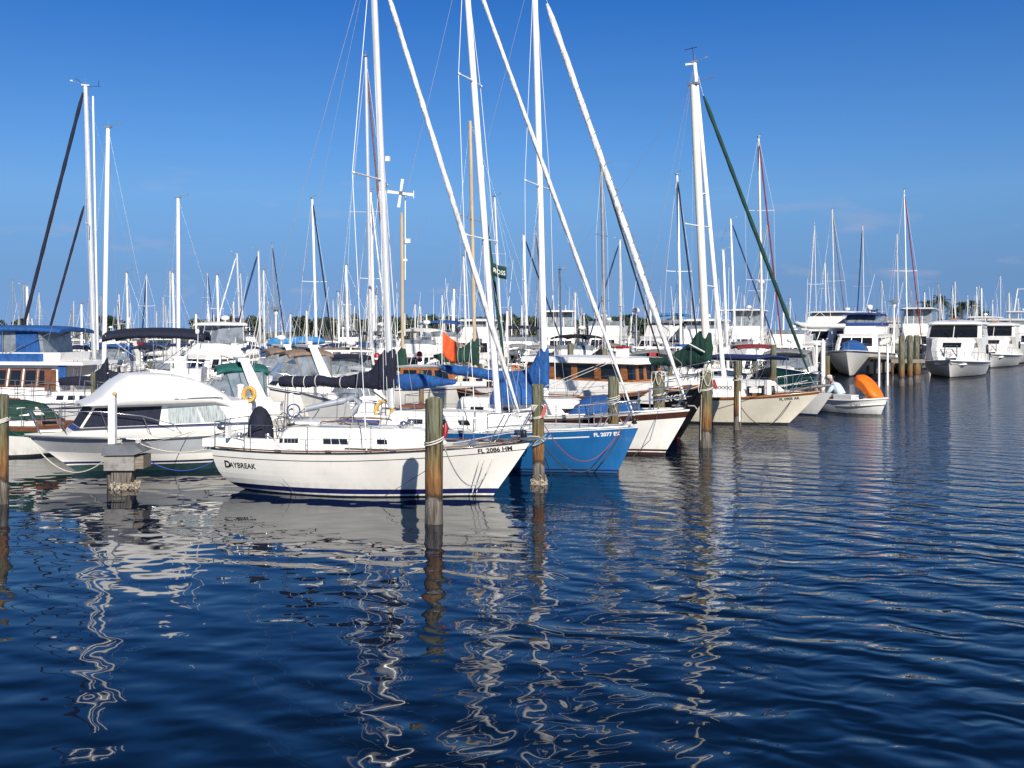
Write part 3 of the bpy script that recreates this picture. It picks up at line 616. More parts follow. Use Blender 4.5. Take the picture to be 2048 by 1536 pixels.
# ---------------- 4: black motor-sailer with varnished pilothouse
def black_motorsailer():
    B = Boat('motor_sailer', 'black-hulled motor sailer with varnished wheelhouse windows and white roof', 'sailboat', (960, 44.5), (1422, 36.8))
    r = B.root; L = B.L
    h = Hull(L, 3.6, (1.5, 1.35, 2.05), rake=1.3, ctr=.3, dr=.6, full=.8, pm=.28, pb=.85)
    h.mesh([(.05, 0), (.1, 2)], [(.42, 1), (.09, 1), (0, 3)]).build('hull', [RDB, BLK, BLK, TEAK], r)
    h.deckmesh(.1).build('deck', DECK, r)
    for sg in (-1, 1):
        tubes('bulwark_cap', [h.rail(.02, t0=.01, t1=.99, sg=sg)], .035, VARN, r)
    for sg in (-1, 1):
        rs = []; mb = MB()
        for i in range(25):
            t_ = lerp(.25, .985, i / 24); z = h.sheer(t_); x = h.x(t_, z); y = h.half(t_, z); rs.append([(x, sg * (y - .05), z + .03), (x, sg * (y - .02), z + .26), (x, sg * (y - .07), z + .26), (x, sg * (y - .10), z + .03)])
        mb.rings(rs, 0, True, False); mb.build('bulwark', WH, r)
    X = lambda px, py=770: B.cp(px, py).x
    xa, xf = X(1085), X(1300); zc = 1.55
    c = House([(1.3, xa, X(1345), 1.25, .95), (2.05, xa, X(1335), 1.2, .9)], .08); t_ = c.mesh(cam=.04).build('trunk_cabin', CABW, r)
    for u in (.72, .83): 
        w1 = MB(); q = c.pt('s', 0, u, .45, .01); w1.lathe((0, 0, 0), [(.13, 0), (.13, .03)], 14); 
        for i, v in enumerate(w1.v): w1.v[i] = (q.x + v[0], q.y - v[2], q.z + v[1])
        w1.build('porthole', GLS, t_)
    c2 = House([(2.04, xa + .05, xf - .05, 1.12, .92), (2.14, xa + .05, xf - .05, 1.12, .92), (2.66, xa + .08, xf - .12, 1.08, .88), (2.74, xa + .08, xf - .12, 1.08, .88)], .08)
    wh = c2.mesh([1, 0, 1, 1], .02).build('wheelhouse', [GLS, VARN], r)
    for sd_, us in (('s', (0, .22, .44, .66, .90)), ('p', (0, .22, .44, .66, .90)), ('f', (0, .3, .62, .9)), ('a', (0, .45, .9))):
        for u in us:
            q = MB(); wd = .055 if sd_ in 'sp' else .1
            c2.pane(q, sd_, 1, u, u + wd, -.02, 1.02, th=.035); q.build('window_post', VARN, wh)
    rf = House([(2.73, xa - .15, xf + .18, 1.30, 1.08), (2.95, xa - .12, xf + .02, 1.26, 1.02)], .1); rf.mesh(cam=.06).build('wheelhouse_roof', CABW, r)
    q = B.cp(1245, 725); k = MB(); k.box((q.x, 0, 3.16), (.34, .4, .40)); k.build('roof_vent', PVC, r)
    MB().box((q.x, -.01, 3.33), (.35, .41, .08)).build('vent_band', RED, r)
    b = B.cp(1421, 775); b.x = min(b.x, L - .25); b = B.cp(1416, 790); b.z = h.deck(b.x)[0]; t = B.cp(1387, 170); sp = B.cp(1401, 452).z
    m = mast(r, b, t, .145, CRM if 0 else mat('cream_spar', (.78, .74, .64), .35), [(sp, .8)], .1, e=.9, n=14)
    tubes('backstay', [[t, (.1, 0, 1.5)]], .006, WIR, r, 4); tubes('shroud', [[t, (b.x - .5, sg * h.deck(b.x - .5)[1], 2.0)] for sg in (-1, 1)], .006, WIR, r, 4)
    z = lambda px, py: B.cp(px, py)
    tubes('boom', [[z(1195, 722), z(1412, 722)]], .08, SPRU, r, 8)
    cover(r, [(z(px, a).x, z(px, a).z, z(px, b_).z) for px, a, b_ in ((1185, 718, 726), (1230, 718, 726), (1280, 716, 727), (1300, 715, 731), (1330, 715, 732), (1345, 708, 733), (1365, 697, 733), (1382, 684, 735), (1396, 665, 737), (1408, 660, 734), (1422, 664, 728))], CGR, .22, jit=.03)
    tubes('sail_tie', [[z(1388, 688) + Vector((0, -.3, 0)), z(1418, 704) + Vector((0, -.3, 0))]], .03, CWH, r)
    hull_text(r, h, 'EZYCE', z(1338, 815).x, .40, .20, INW, 'name_lettering', bold=.006)
    hull_text(r, h, 'FL 2601 BK', 1.0, .5, .1, INW) if 0 else None
    lifelines(r, h, X(1120), X(1340), 4, .75); pulpit(r, h, 1.4, .75, STL, .02)
    tubes('anchor_chain', [[(L + .02, .1, h.sheer(1)), (L - .25, .05, .1)]], .012, GALV, r)
    return B, h
KB, KH = black_motorsailer()

# ---------------- 5: beige sloop with green furled sail
def beige_sloop():
    B = Boat('sailing_boat', 'beige-hulled sloop with teak rail and long green furled headsail at its bow', 'sailboat', (1250, 46.2), (1640, 42.5))
    r = B.root; L = B.L
    h = Hull(L, 3.0, (1.25, 1.10, 1.42), rake=1.35, ctr=.9, dr=.5, full=.5, pm=.36, pb=.85)
    h.mesh([(.0, 0), (.10, 0), ], [(.10, 1), (.08, 1), (0, 2)]).build('hull', [DKB, BEI, TEAK], r)
    h.deckmesh().build('deck', DECK, r)
    for sg in (-1, 1): tubes('cap_rail', [h.rail(.03, sg=sg)], .045, VARN, r)
    X = lambda px, py=790: B.cp(px, py).x
    c = House([(1.05, X(1330), X(1500), .95, .6), (1.95, X(1335), X(1478), .85, .52)], .08); cab = c.mesh(cam=.07).build('coachroof', CABW, r)
    wins(c, cab, [(.1, .25, .4, .75), (.32, .48, .4, .75)])
    # dark scrollwork on the cabin side
    mb = MB()
    for k in range(7):
        q = c.pt('s', 0, .62 + k * .045, .55, .02); mb.tube([q + Vector((.06 * math.cos(a), 0, .07 * math.sin(a))) for a in [2 * math.pi * i / 10 for i in range(11)]], .012, 4)
    mb.build('scrollwork_emblem', INK, cab)
    hull_text(r, h, 'FL 0905 AK', X(1565, 790), .20, .11, INK, bold=.004)
    b = B.cp(1450, 780); t = B.cp(1389, 125); s1 = B.cp(1441, 573).z; s2 = B.cp(1413, 388).z
    m = mast(r, b, t, .10, MWH, [(s1, 1.1), (s2, .5)], .3, e=.75)
    MB().box(t + Vector((-.15, 0, -.05)), (.5, .08, .08)).build('mast_crane', MWH, m)
    tubes('wind_vane', [[t, t + Vector((-.1, 0, .7))], [t + Vector((-.45, 0, .6)), t + Vector((.1, 0, .66))]], .015, BPL, m)
    rigging(r, t, h, b.x, [(s1, 1.1)], .3, fore=False, r=.007)
    a = B.cp(1407, 192); n_ = B.cp(1620, 752)
    jib(r, n_, a, .085, CTG if 0 else CGR)
    tubes('forestay', [[t, a], [n_, (L - .05, 0, h.sheer(1))]], .008, WIR, r, 4)
    tubes('topping_lift', [[B.cp(1300, 720), t]], .006, WIR, r, 4)
    # bowsprit and its pulpit
    tubes('bowsprit', [[(L - 1.2, 0, h.sheer(.95) + .12), (L + .42, 0, h.sheer(1) + .30)]], .06, GALV, r, 8)
    lifelines(r, h, X(1470), X(1580), 4, .75); pulpit(r, h, 1.6, .8, STL, .02)
    for px in (1500, 1522, 1530, 1546):
        q = B.cp(px, 790); MB().lathe((q.x, -.2, h.deck(q.x)[0]), [(.12, 0), (.14, .2), (.10, .42), (.04, .45)], 9).build('ventilator', BPL, r)
    MB().lathe((X(1540), -.45, 1.3), [(.16, 0), (.16, .6)], 10).build('fender_stowed', PVC, r)
    pair('dorade_box', CABW, r, lambda mb, sg: mb.box((X(1515), sg * .3, 1.45), (.5, .25, .2)))
    return B, h
GB, GH = beige_sloop()

# ---------------- 6: white hull whose bow shows beyond the beige sloop
def white_behind():
    B = Boat('sailing_boat', 'white sloop with navy awning whose bow pokes out behind the beige sloop', 'sailboat', (1330, 56), (1664, 47))
    r = B.root; L = B.L
    h = Hull(L, 3.0, (1.2, 1.05, 1.1), rake=.9, dr=.5, full=.6)
    h.mesh([(.02, 0), (.08, 2), (.14, 1)], [(.1, 1), (.06, 1), (0, 1)]).build('hull', [DKB, WH, NVS], r); h.deckmesh().build('deck', DECK, r)
    X = lambda px, py=770: B.cp(px, py).x
    c = House([(1.0, X(1400), X(1560), .9, .5), (1.5, X(1405), X(1540), .8, .4)], .1); c.mesh().build('coachroof', CABW, r)
    mb = MB(); xa, xb_ = X(1440, 710), X(1546, 710); za = B.cp(1440, 712).z; rs = []
    for k in range(7):
        x = lerp(xa, xb_, k / 6); rs.append([(x, -1.2, za - .16), (x, -1.15, za + .02), (x, 0, za + .12), (x, 1.15, za + .02), (x, 1.2, za - .16), (x, 1.1, za - .05), (x, 0, za + .05), (x, -1.1, za - .05)])
    mb.rings(rs, 0).build('awning', CDB, r)
    tubes('awning_frame', [[(x, y, 1.1), (x, y, za)] for x in (xa + .1, xb_ - .1) for y in (-1.1, 1.1)], .018, STL, r)
    pulpit(r, h, 1.3, .7)
white_behind()
# ================================================================ motor boats (one builder, many settings)
def rail_bow(par, h, t0=.45, hh=.6, n=6, m=STL, r=.014):
    for sg in (-1, 1):
        top = h.rail(hh, t0=t0, t1=.985, sg=sg, out=-.08, n=10); tubes('bow_rail', [top] + [[h.rail(0, t0=t, t1=t, sg=sg, out=-.06, n=1)[0], h.rail(hh, t0=t, t1=t, sg=sg, out=-.08, n=1)[0]] for t in [lerp(t0, .985, k / (n - 1)) for k in range(n)]], r, m, par, 5)
def bimini(par, xa, xf, hw, z, m, th=.10, drop=.22, base=None, name='bimini_top', bulge=.12):
    mb = MB(); rs = []; n = 9
    for i in range(n + 1):
        x = lerp(xa, xf, i / n); e = math.sin(math.pi * i / n) ** .5; zz = z + bulge * (e - 1)
        rs.append([(x, hw * math.sin(a), zz - drop * (1 - math.cos(a)) + (0 if o else -th)) for o, rng in ((1, range(-4, 5)), (0, range(4, -5, -1))) for a in [k / 4 * 1.25 for k in rng]])
    o = mb.rings(rs, 0).build(name, m, par)
    if base is not None:
        xm = (xa + xf) / 2
        for sg in (-1, 1): tubes('bimini_frame', [[(xm - .15, sg * hw * .92, base), (xa + .1, sg * hw * .92, z - drop)], [(xm, sg * hw * .92, base), (xm, sg * hw * .92, z - drop)], [(xm + .15, sg * hw * .92, base), (xf - .1, sg * hw * .92, z - drop)]], .016, STL, par)
    return o
def power(label, stern, bow, kind='fly', beam=3.6, fb=None, hm=None, cv=None, top=None, name='motor_boat', group=None, win=None, ant=2, low=None, hard=False, k=1., seed=0, vin=None, zt=None, dome=True, fl=2.6, uw=.9):
    B = Boat(name, label, 'motorboat', stern, bow, group); r = B.root; L = B.L; fb = fb or (1.0 * k, 1.15 * k, 1.7 * k); hm = hm or WH; low = low or DKB; win = win or GLS
    h = Hull(L, beam, fb, rake=.13 * L, ctr=0, tr=0, dr=.5, full=.92, pm=.16, pb=1.15, tm=.3, fl=fl)
    h.mesh([(.05, 0), (.13, 2)], [(.20, 1), (.12, 3), (0, 1)]).build('hull', [low, hm, NVS, rnd.choice([hm, NVS, hm])], r)
    h.deckmesh(.02).build('deck', DECK, r); pair_ = [tubes('rub_rail', [h.rail(-.03, sg=sg, out=.02)], .03, STL if k < 1 else WH, r) for sg in (-1, 1)]
    rail_bow(r, h); hw = beam / 2; d = lambda t: h.sheer(t)
    if kind == 'fly':
        za = d(.3); H = 1.25 * k
        c = House([(za - .1, .14 * L, .66 * L, hw * .8, hw * .62), (za + H * .38, .145 * L, .65 * L, hw * .8, hw * .6), (za + H * .86, .16 * L, .60 * L, hw * .77, hw * .56), (za + H, .10 * L, .605 * L, hw * .82, hw * .6)], .16 * k)
        hs = c.mesh(cam=.03).build('deckhouse', CABW, r)
        wins(c, hs, [(a, a + .19, .05, .92) for a in (.06, .28, .50, .74)], 1, 'sp', win); wins(c, hs, [(a, a + .28, .08, .92) for a in (.05, .36, .67)], 1, 'f', win); wins(c, hs, [(.1, .45, 0, .9), (.55, .9, 0, .9)], 1, 'a', win)
        z = za + H + .02; hw0 = hw; hw *= uw
        f = House([(z, .12 * L, .54 * L, hw * .80, hw * .62), (z + .58 * k, .115 * L, .50 * L, hw * .84, hw * .66), (z + .62 * k, .14 * L, .47 * L, hw * .68, hw * .52)], .12); fl = f.mesh(cam=-.1).build('flybridge', CABW, r)
        zz = z + .58 * k; B.zz = zz
        w1 = House([(zz, .33 * L, .49 * L, hw * .80, hw * .64), (zz + .28 * k, .33 * L, .45 * L, hw * .76, hw * .58)], .06)
        w1.mesh(cam=.0).build('flybridge_windscreen', CLR, fl)
        zt_ = zt or zz + 1.02 * k
        if hard:
            c3 = House([(zt_ - .06, .10 * L, .50 * L, hw * .90, hw * .72), (zt_ + .08, .11 * L, .48 * L, hw * .82, hw * .62)], .2); c3.mesh(cam=.08).build('hardtop', CABW, r)
            for x, y in ((.17 * L, hw * .66), (.42 * L, hw * .5)):
                for sg in (-1, 1): tubes('hardtop_post', [[(x, sg * y, zz), (x, sg * y, zt_)]], .03, MWH, r)
        elif cv: bimini(r, .11 * L, .50 * L, hw * .84, zt_, cv, base=zz)
        if vin:
            v = House([(zz + .02, .14 * L, .49 * L, hw * .80, hw * .62), (zt_ - .08, .15 * L, .42 * L, hw * .78, hw * .58)], .12); vv = v.mesh(cam=0).build('clear_enclosure', vin, r)
            for a in (.0, .33, .66): wins(v, vv, [(a, a + .02, 0, 1)], 0, 'spf', cv or WH, 'enclosure_seam')
        MB().box((.36 * L, 0, zz + .05), (.5, .6, .5)).build('helm_console', CABW, fl)
        MB().box((.28 * L, .3, zz + .1), (.45, .5, .75)).build('helm_seat', PLASTW, fl)
        zr = zt_ + .05 if (cv or hard) else zz + .3; xr = .22 * L; B.zz = zz; hw = hw0
    else:
        za = d(.5); 
        c = House([(za - .08, .30 * L, .90 * L, hw * .74, hw * .15), (za + .32 * k, .32 * L, .78 * L, hw * .66, hw * .22)], .1); hs = c.mesh(cam=.12).build('cuddy_cabin', CABW, r); wins(c, hs, [(.25, .42, .3, .8, -.02), (.48, .62, .3, .8, -.02)], 0, 'sp', win)
        zb = za + .30 * k
        w1 = House([(zb, .36 * L, .60 * L, hw * .80, hw * .55), (zb + .55 * k, .38 * L, .50 * L, hw * .72, hw * .48)], .06); ws = w1.mesh(cam=.0).build('windscreen', win if win is not GLS else CLR, r)
        for a in (0, .48, .97): wins(w1, ws, [(a, a + .03, 0, 1)], 0, 'spf', STL, 'windscreen_frame')
        co = House([(d(.2) - .05, .04 * L, .40 * L, hw * .9, hw * .86), (zb + .02, .10 * L, .40 * L, hw * .84, hw * .80)], .08); co.mesh(cam=.0).build('cockpit_side', CABW, r)
        zt_ = zb + 1.05 * k
        if cv:
            cc = House([(zb + .02, .12 * L, .38 * L, hw * .80, hw * .78), (zt_ - .25, .13 * L, .44 * L, hw * .76, hw * .70)], .08); q = cc.mesh(cam=.0).build('canvas_curtain', CLR, r)
            for a in (0, .33, .64, .97): wins(cc, q, [(a, a + .03, 0, 1)], 0, 'spa', cv, 'curtain_seam')
            bimini(r, .11 * L, .48 * L, hw * .80, zt_, cv, drop=.26)
        for sg in (-1, 1): MB().prism([(.10 * L, zb - .3), (.20 * L, zb - .3), (.32 * L, zt_ + .12), (.26 * L, zt_ + .15)], sg * hw * .84 - .06, sg * hw * .84 + .06).build('radar_arch', CABW, r)
        MB().box((.29 * L, 0, zt_ + .13), (.40, hw * 1.72, .10)).build('arch_beam', CABW, r); zr = zt_ + .2; xr = .29 * L
    for sg in (-1, 1):
        for t_ in (.22, .48, .68):
            if rnd.random() < .55:
                p = h.rail(0, t0=t_, t1=t_, sg=sg, out=.13, n=1)[0]; MB().lathe((p[0], p[1], p[2] - .62), [(.03, 0), (.11, .07), (.12, .42), (.04, .5)], 8).build('fender', rnd.choice([PVC, PVC, CDB, CNV]), r)
    if kind == 'fly':
        for sg in (-1, 1): tubes('side_rail', [[(.10 * L, sg * hw * .80, z + .02), (.10 * L, sg * hw * .80, z + .75)], [(.10 * L, sg * hw * .80, z + .75), (.30 * L, sg * hw * .84, z + .80)], [(.2 * L, sg * hw * .82, z + .4), (.2 * L, sg * hw * .82, z + .78)]], .02, STL, r)
        tubes('flagstaff', [[(.02 * L, 0, fb[0]), (-.01 * L, 0, fb[0] + 1.5)]], .02, MWH, r)
        if rnd.random() < .35:
            for sg in (-1, 1): tubes('outrigger', [[(.42 * L, sg * hw * .85, za + .4), (.30 * L, sg * hw * 1.15, za + rnd.uniform(5.5, 8))]], [.03, .012], MWH, r, 4)
    else:
        for y in (-.35, .35): MB().box((.30 * L, y * hw, d(.3) + .25), (.5, .5, .7)).box((.275 * L, y * hw, d(.3) + .75), (.12, .5, .55)).build('helm_seat', rnd.choice([PLASTW, CTN, CABW]), r)
    if dome:
        MB().lathe((xr, .1, zr), [(.05, -.1), (.05, .2), (.22, .24), (.26, .34), (.2, .44), (.05, .48)], 12).build('radar_dome', PLASTW, r)
    for i in range(ant): tubes('antenna', [[(xr - .3, (-1) ** i * hw * .5, zr - .3), (xr - .8, (-1) ** i * hw * .55, zr + rnd.uniform(1.6, 3.0))]], [.018, .006], MWH, r, 4)
    return B, h
def hung_ring(par, q, m, R_=.24, r=.07):
    mb = MB(); mb.tube([(q[0] + R_ * math.cos(a), q[1], q[2] + R_ * 1.2 * math.sin(a)) for a in [2 * math.pi * k / 16 for k in range(17)]], r, 7); return mb.build('life_ring', m, par)

# ---------------- white sedan cruiser numbered 24
def sedan():
    B = Boat('motor_cruiser', 'white sedan cruiser numbered 24 with domed hardtop and navy windscreen cover', 'motorboat', (530, 31.5), (48, 28.2))
    r = B.root; L = B.L
    h = Hull(L, 3.0, (1.05, 1.02, 1.14), rake=1.35, ctr=0, tr=0, dr=.45, full=.9, pm=.22, pb=1.25, tm=.3, fl=2.5)
    h.mesh([(.20, 0), (.24, 1), (.30, 2)], [(.52, 1), (.10, 3), (.06, 1), (0, 1)]).build('hull', [GRB, CRM, NVS, GRH], r)
    h.deckmesh(.0, cam=.10).build('deck', DECK, r)
    for sg in (-1, 1):
        tubes('rub_rail', [h.rail(-.05, sg=sg, out=.02)], .03, STL, r)
    X = lambda px, py=830: B.cp(px, py).x
    Z = lambda px, py: B.cp(px, py).z
    xw = X(150, 848)
    c = House([(1.0, X(500), X(128), 1.22, .5), (1.22, X(498), X(140), 1.20, .72), (1.30, X(495), X(152), 1.18, .84), (1.86, X(478), X(178), 1.12, .86), (1.93, X(478), X(176), 1.12, .88)], .04)
    hs = c.mesh([0, 1, 0, 0, 0], .02).build('deckhouse', [CABW, NVS], r)
    wins(c, hs, [(.0, 1.0, .03, .97)], 2, 'f', CNV, 'windscreen_cover')
    wins(c, hs, [(.575, .995, .03, .97, .0)], 2, 'sp', CNV, 'windscreen_cover')
    wins(c, hs, [(.16, .31, .06, .92, .04), (.33, .52, .06, .92, .02)], 2, 'sp', CGL, 'curtained_window')
    mb = MB(); rs = []; S = [(158, 806), (175, 800), (195, 787), (222, 762), (248, 747), (275, 745), (310, 745), (345, 748), (380, 756), (410, 768), (436, 782), (458, 803), (476, 824)]
    for i, (px, py) in enumerate(S):
        x = X(px, py); zt = Z(px, py); zb = 1.92 if i < 10 else (1.80, 1.6, 1.5)[i - 10]; w_ = 1.25 * (1 if 1 < i < 10 else .92 if i in (1, 10) else .84)
        rs.append([(x, w_ * math.copysign(abs(math.cos(a)) ** .38, math.cos(a)), zb + (zt - zb) * math.sin(a) ** .8) for a in [math.pi * k / 14 for k in range(15)]])
    mb.rings(rs, 0, True, True, True).build('domed_hardtop', CABW, r)
    for sg in (-1, 1): tubes('roof_grab_rail', [[(X(330), sg * 1.22, 2.02), (X(335), sg * 1.27, 2.06), (X(420), sg * 1.27, 2.06), (X(425), sg * 1.22, 2.02)]], .015, STL, r)
    for px, a, m_ in ((328, 800, 720), (358, 798, 690), (381, 770, 664)):
        tubes('antenna', [[(X(px), .9, Z(px, a)), (X(px) - .02, .9, Z(px, m_))]], [.02, .009], MWH, r, 5)
    MB().lathe((X(381), .9, Z(381, 668)), [(.03, 0), (.06, .03), (.06, .12), (.02, .15)], 9).build('antenna_light', PLASTW, r)
    for sg in (-1, 1):
        ls = []; top = [(X(px, 820), sg * y, Z(px, py)) for px, py, y in ((330, 842, 1.25), (270, 826, 1.22), (190, 818, 1.1), (110, 820, .6), (60, 822, .22), (50, 824, 0))]
        for i in (0, 1, 2, 3, 4): q = top[i]; zz, hd = h.deck(q[0] - .2); ls.append([q, (q[0] - .25, math.copysign(min(abs(q[1]), hd - .05), sg), zz)])
        tubes('bow_rail', [top] + ls, .015, STL, r)
        tubes('bow_rail_lower', [[(p[0], p[1], p[2] - .25) for p in top[3:]]], .012, STL, r)
    hull_text(r, h, '24', X(385, 890), .42, .12, INK, sg=1)
    for px in (115, 140): MB().box((X(px), .1, h.deck(X(px))[0] + .06), (.14, .08, .06)).build('cleat', STL, r)
    MB().box((X(100), 0, 1.2), (.6, .3, .05)).build('anchor_platform', TEAK if 0 else CABW, r)
    return B, h
SB, SH = sedan()

# ---------------- wooden trawler with the blue flybridge canvas, far left
def trawler():
    B = Boat('trawler', 'white trawler with brown-framed windows and blue canvas round its flybridge, far left', 'motorboat', (215, 46), (-190, 47))
    r = B.root; L = B.L; h = Hull(L, 4.0, (1.0, 1.1, 1.9), rake=1.0, ctr=.1, dr=.6, full=.88, pm=.2, pb=.9)
    h.mesh([(.1, 0), (.18, 2)], [(.3, 1), (.1, 1), (0, 2)]).build('hull', [RDB, WH, TEAK], r); h.deckmesh(.05).build('deck', TEAK, r)
    X = lambda px, py=750: B.cp(px, py).x; Z = lambda py: zat(py, 46)
    c = House([(.95, X(155), X(-110), 1.6, 1.3), (Z(770), X(155), X(-108), 1.58, 1.28), (Z(736), X(155), X(-100), 1.52, 1.2), (Z(728), X(155), X(-98), 1.52, 1.2)], .1)
    hs = c.mesh(cam=.03).build('deckhouse', CABW, r)
    for a in (.05, .16, .28, .40, .53, .66, .80):
        wins(c, hs, [(a - .008, a + .098, -.05, 1.04)], 1, 'sp', VARN if 0 else TEAK, 'window_frame'); 
        for s_ in 'sp': mb = MB(); c.pane(mb, s_, 1, a + .005, a + .085, .08, .92, off=.014, th=.008); mb.build('window', GLS, hs)
    MB().box((X(140), 1.62, Z(757)), (.5, .05, .9)).build('cabin_door', TEAK, hs)
    rf = House([(Z(728), X(208), X(-115), 1.9, 1.4), (Z(722), X(206), X(-110), 1.9, 1.4)], .1); rf.mesh(cam=.05).build('boat_deck', CABW, r)
    z0 = Z(722)
    f = House([(z0, X(150), X(-60), 1.35, 1.1), (Z(704), X(152), X(-62), 1.4, 1.15)], .1); fl = f.mesh(cam=-.05).build('flybridge', CABW, r)
    cv = House([(Z(724), X(120), X(-66), 1.44, 1.2), (Z(706), X(120), X(-68), 1.46, 1.22)], .1); cv.mesh(cam=-.02).build('flybridge_weather_cloth', CBL, r)
    v = House([(Z(705), X(118), X(-55), 1.3, 1.05), (Z(662), X(112), X(-45), 1.3, 1.05)], .1); vv = v.mesh(cam=0).build('clear_enclosure', CLR, r)
    for a in (0, .24, .48, .72, .97): wins(v, vv, [(a, a + .02, 0, 1)], 0, 'sp', CBL, 'enclosure_seam')
    wins(v, vv, [(0, .3, 0, 1)], 0, 'sp', CBL, 'enclosure_panel')
    bimini(r, X(155), X(-70), 1.55, Z(650), CBL, drop=.20, th=.14, base=Z(705))
    MB().box((X(165), 1.7, Z(745)), (.35, .04, .75)).build('stern_curtain', CBL, r)
    for sg in (-1, 1): tubes('side_rail', [h.rail(.8, t0=.02, t1=.95, sg=sg, n=14), h.rail(.4, t0=.02, t1=.95, sg=sg, n=14)] + [[h.rail(0, t0=t, t1=t, sg=sg, n=1)[0], h.rail(.8, t0=t, t1=t, sg=sg, n=1)[0]] for t in [.02 + .08 * k for k in range(12)]], .015, STL, r)
    tubes('boarding_ladder', [[(X(185), y, .9), (X(185), y, 2.7)] for y in (1.3, 1.6)] + [[(X(185), 1.3, 1.0 + k * .25), (X(185), 1.6, 1.0 + k * .25)] for k in range(7)], .015, STL, r)
    return B, h
trawler()

# ---------------- low wooden boat with the green cover, far left
def green_ketch():
    B = Boat('wooden_boat', 'low wooden boat with teak deck and green canvas cabin cover at the far left piling', 'sailboat', (150, 34), (-110, 31.5))
    r = B.root; L = B.L; h = Hull(L, 2.4, (.95, .95, 1.25), rake=.6, ctr=.3, dr=.5, full=.7)
    h.mesh([(.02, 0), (.08, 0)], [(.30, 1), (.13, 2), (.0, 3)]).build('hull', [DKB, WH, GRN, TEAK], r); h.deckmesh(.0).build('deck', TEAK, r)
    X = lambda px, py=830: B.cp(px, py).x
    c = House([(.95, X(120), X(-40), .85, .6), (1.15, X(115), X(-35), .82, .55)], .1); cb = c.mesh(cam=.05).build('trunk_cabin', TEAK, r); wins(c, cb, [(.1, .3, .2, .8), (.4, .6, .2, .8)], 0, 'sp')
    g = House([(1.17, X(108), X(-30), .85, .6), (1.65, X(78), X(-22), .75, .5)], .12); gg = g.mesh(cam=.12).build('canvas_cover', CGR, r)
    wins(g, gg, [(.16, .32, .25, .8, .01), (.42, .60, .25, .8)], 0, 'sp', CWH, 'clear_panel')
    lifelines(r, h, X(140), X(-60), 6, .6); pushpit(r, h, .8, .6)
    MB().box((X(30), .7, 1.05), (.8, .3, .2)).build('deck_box', PVC, r)
green_ketch()

# ---------------- two-headsail cutter whose dark blue furled sails rise at the left
def sail(label, st, bw, mb_, mt, fb=(1.1, 1.05, 1.35), beam=3.2, hm=None, boot=None, bot=None, jibc=None, jibt=None, jibf=None, cov=None, spr=(), mm=None, mr=.09, cab=True, ll=True, stay=.006, r2=.08, group=None, name='sailing_boat', fwd=None, k=1., tie=None, cz=0., aw=None, top=True, swp=.1, dk=True):
    """mb_, mt: mast foot and head in photo pixels; cov: [(px, y_top, y_bottom)]; jibf / jibt: pixels of the furled sail's ends"""
    B = Boat(name, label, 'sailboat', st, bw, group); r = B.root; L = B.L
    h = Hull(L, beam, fb, rake=.11 * L, ctr=.6, dr=.5, full=.65, pm=.33, pb=.8)
    h.mesh([(.02, 0), (.09, 2), (.14, 1)], [(.22, 1), (.17, 2), (.04, 1), (0, 2)]).build('hull', [bot or DKB, hm or WH, boot or NVS], r); h.deckmesh().build('deck', DECK, r)
    if cab:
        z = fb[1]; c = House([(z - .1, .25 * L, .72 * L, beam * .33, beam * .17), (z + .42 * k, .27 * L, .68 * L, beam * .30, beam * .14)], .1); cb = c.mesh(cam=.07).build('coachroof', CABW, r)
        wins(c, cb, [(a, a + .11, .4, .75) for a in (.1, .28, .46, .66)])
        pair('cockpit_coaming', CABW, r, lambda m_, sg: m_.box((.16 * L, sg * beam * .30, z + .08), (.2 * L, .16, .24)))
    b = B.cp(*mb_); t = B.cp(*mt); zd = h.deck(b.x)[0]; d = (b - t); b = t + d * ((t.z - zd) / (t.z - b.z)) if cz == 0 else b
    sp = [(t.z * q[0], q[1]) for q in spr]
    m = mast(r, b, t, mr, mm or MWH, sp, swp, e=.75, n=10, top=top)
    rigging(r, t, h, b.x, sp, swp, fore=True, r=stay, inner=False)
    if jibc: jib(r, B.cp(*jibf) if jibf else (L - .2, 0, h.sheer(1) + .3), B.cp(*jibt) if jibt else t.lerp(Vector((L - .2, 0, fb[2])), .03), r2, jibc)
    if cov:
        bs = sorted([B.cp(q[0], (q[1] + q[2]) / 2) for q in cov], key=lambda v: v.x); tubes('boom', [[bs[0], bs[-1]]], .06, mm or MWH, r, 8)
        cover(r, [(B.cp(q[0], q[1]).x, B.cp(q[0], q[1]).z, B.cp(q[0], q[2]).z) for q in cov], cov_m, .15, ties=[B.cp(q, 700).x for q in (tie or [])]) if (cov_m := jibcov.get(label)) else None
    if ll: lifelines(r, h, .2 * L, .82 * L, 5, .6); pulpit(r, h, 1.3, .65, STL, .016); pushpit(r, h)
    return B, h, t, m
jibcov = {}
lab = 'cutter with two dark blue furled headsails slanting up to its mast, at the left'; jibcov[lab] = CNV
CB, CHH, CT, CM = sail(lab, (330, 51), (22, 49), (190, 760), (171, 172), beam=3.5, fb=(1.2, 1.15, 1.5), jibc=CNV, jibt=(166, 185), jibf=(26, 735), mm=ALU, mr=.125, spr=((.57, 1.2),), r2=.085, cov=[(205, 722, 765), (216, 738, 768), (240, 746, 766), (290, 748, 762)], swp=-.05)
jib(CB.root, CB.cp(75, 745), CB.cp(168, 412), .06, CNV, name='furled_staysail')
tubes('whisker_pole', [[CT + Vector((-.35, .1, -.5)), CB.cp(196, 700) + Vector((0, .1, 0))]], .05, MWH, CB.root, 8)
tubes('masthead_instruments', [[CT, CT + Vector((.45, 0, .35))], [CT, CT + Vector((-.7, 0, .02))], [CT + Vector((-.6, 0, 0)), CT + Vector((-.6, 0, .3))]], .014, BPL, CM)
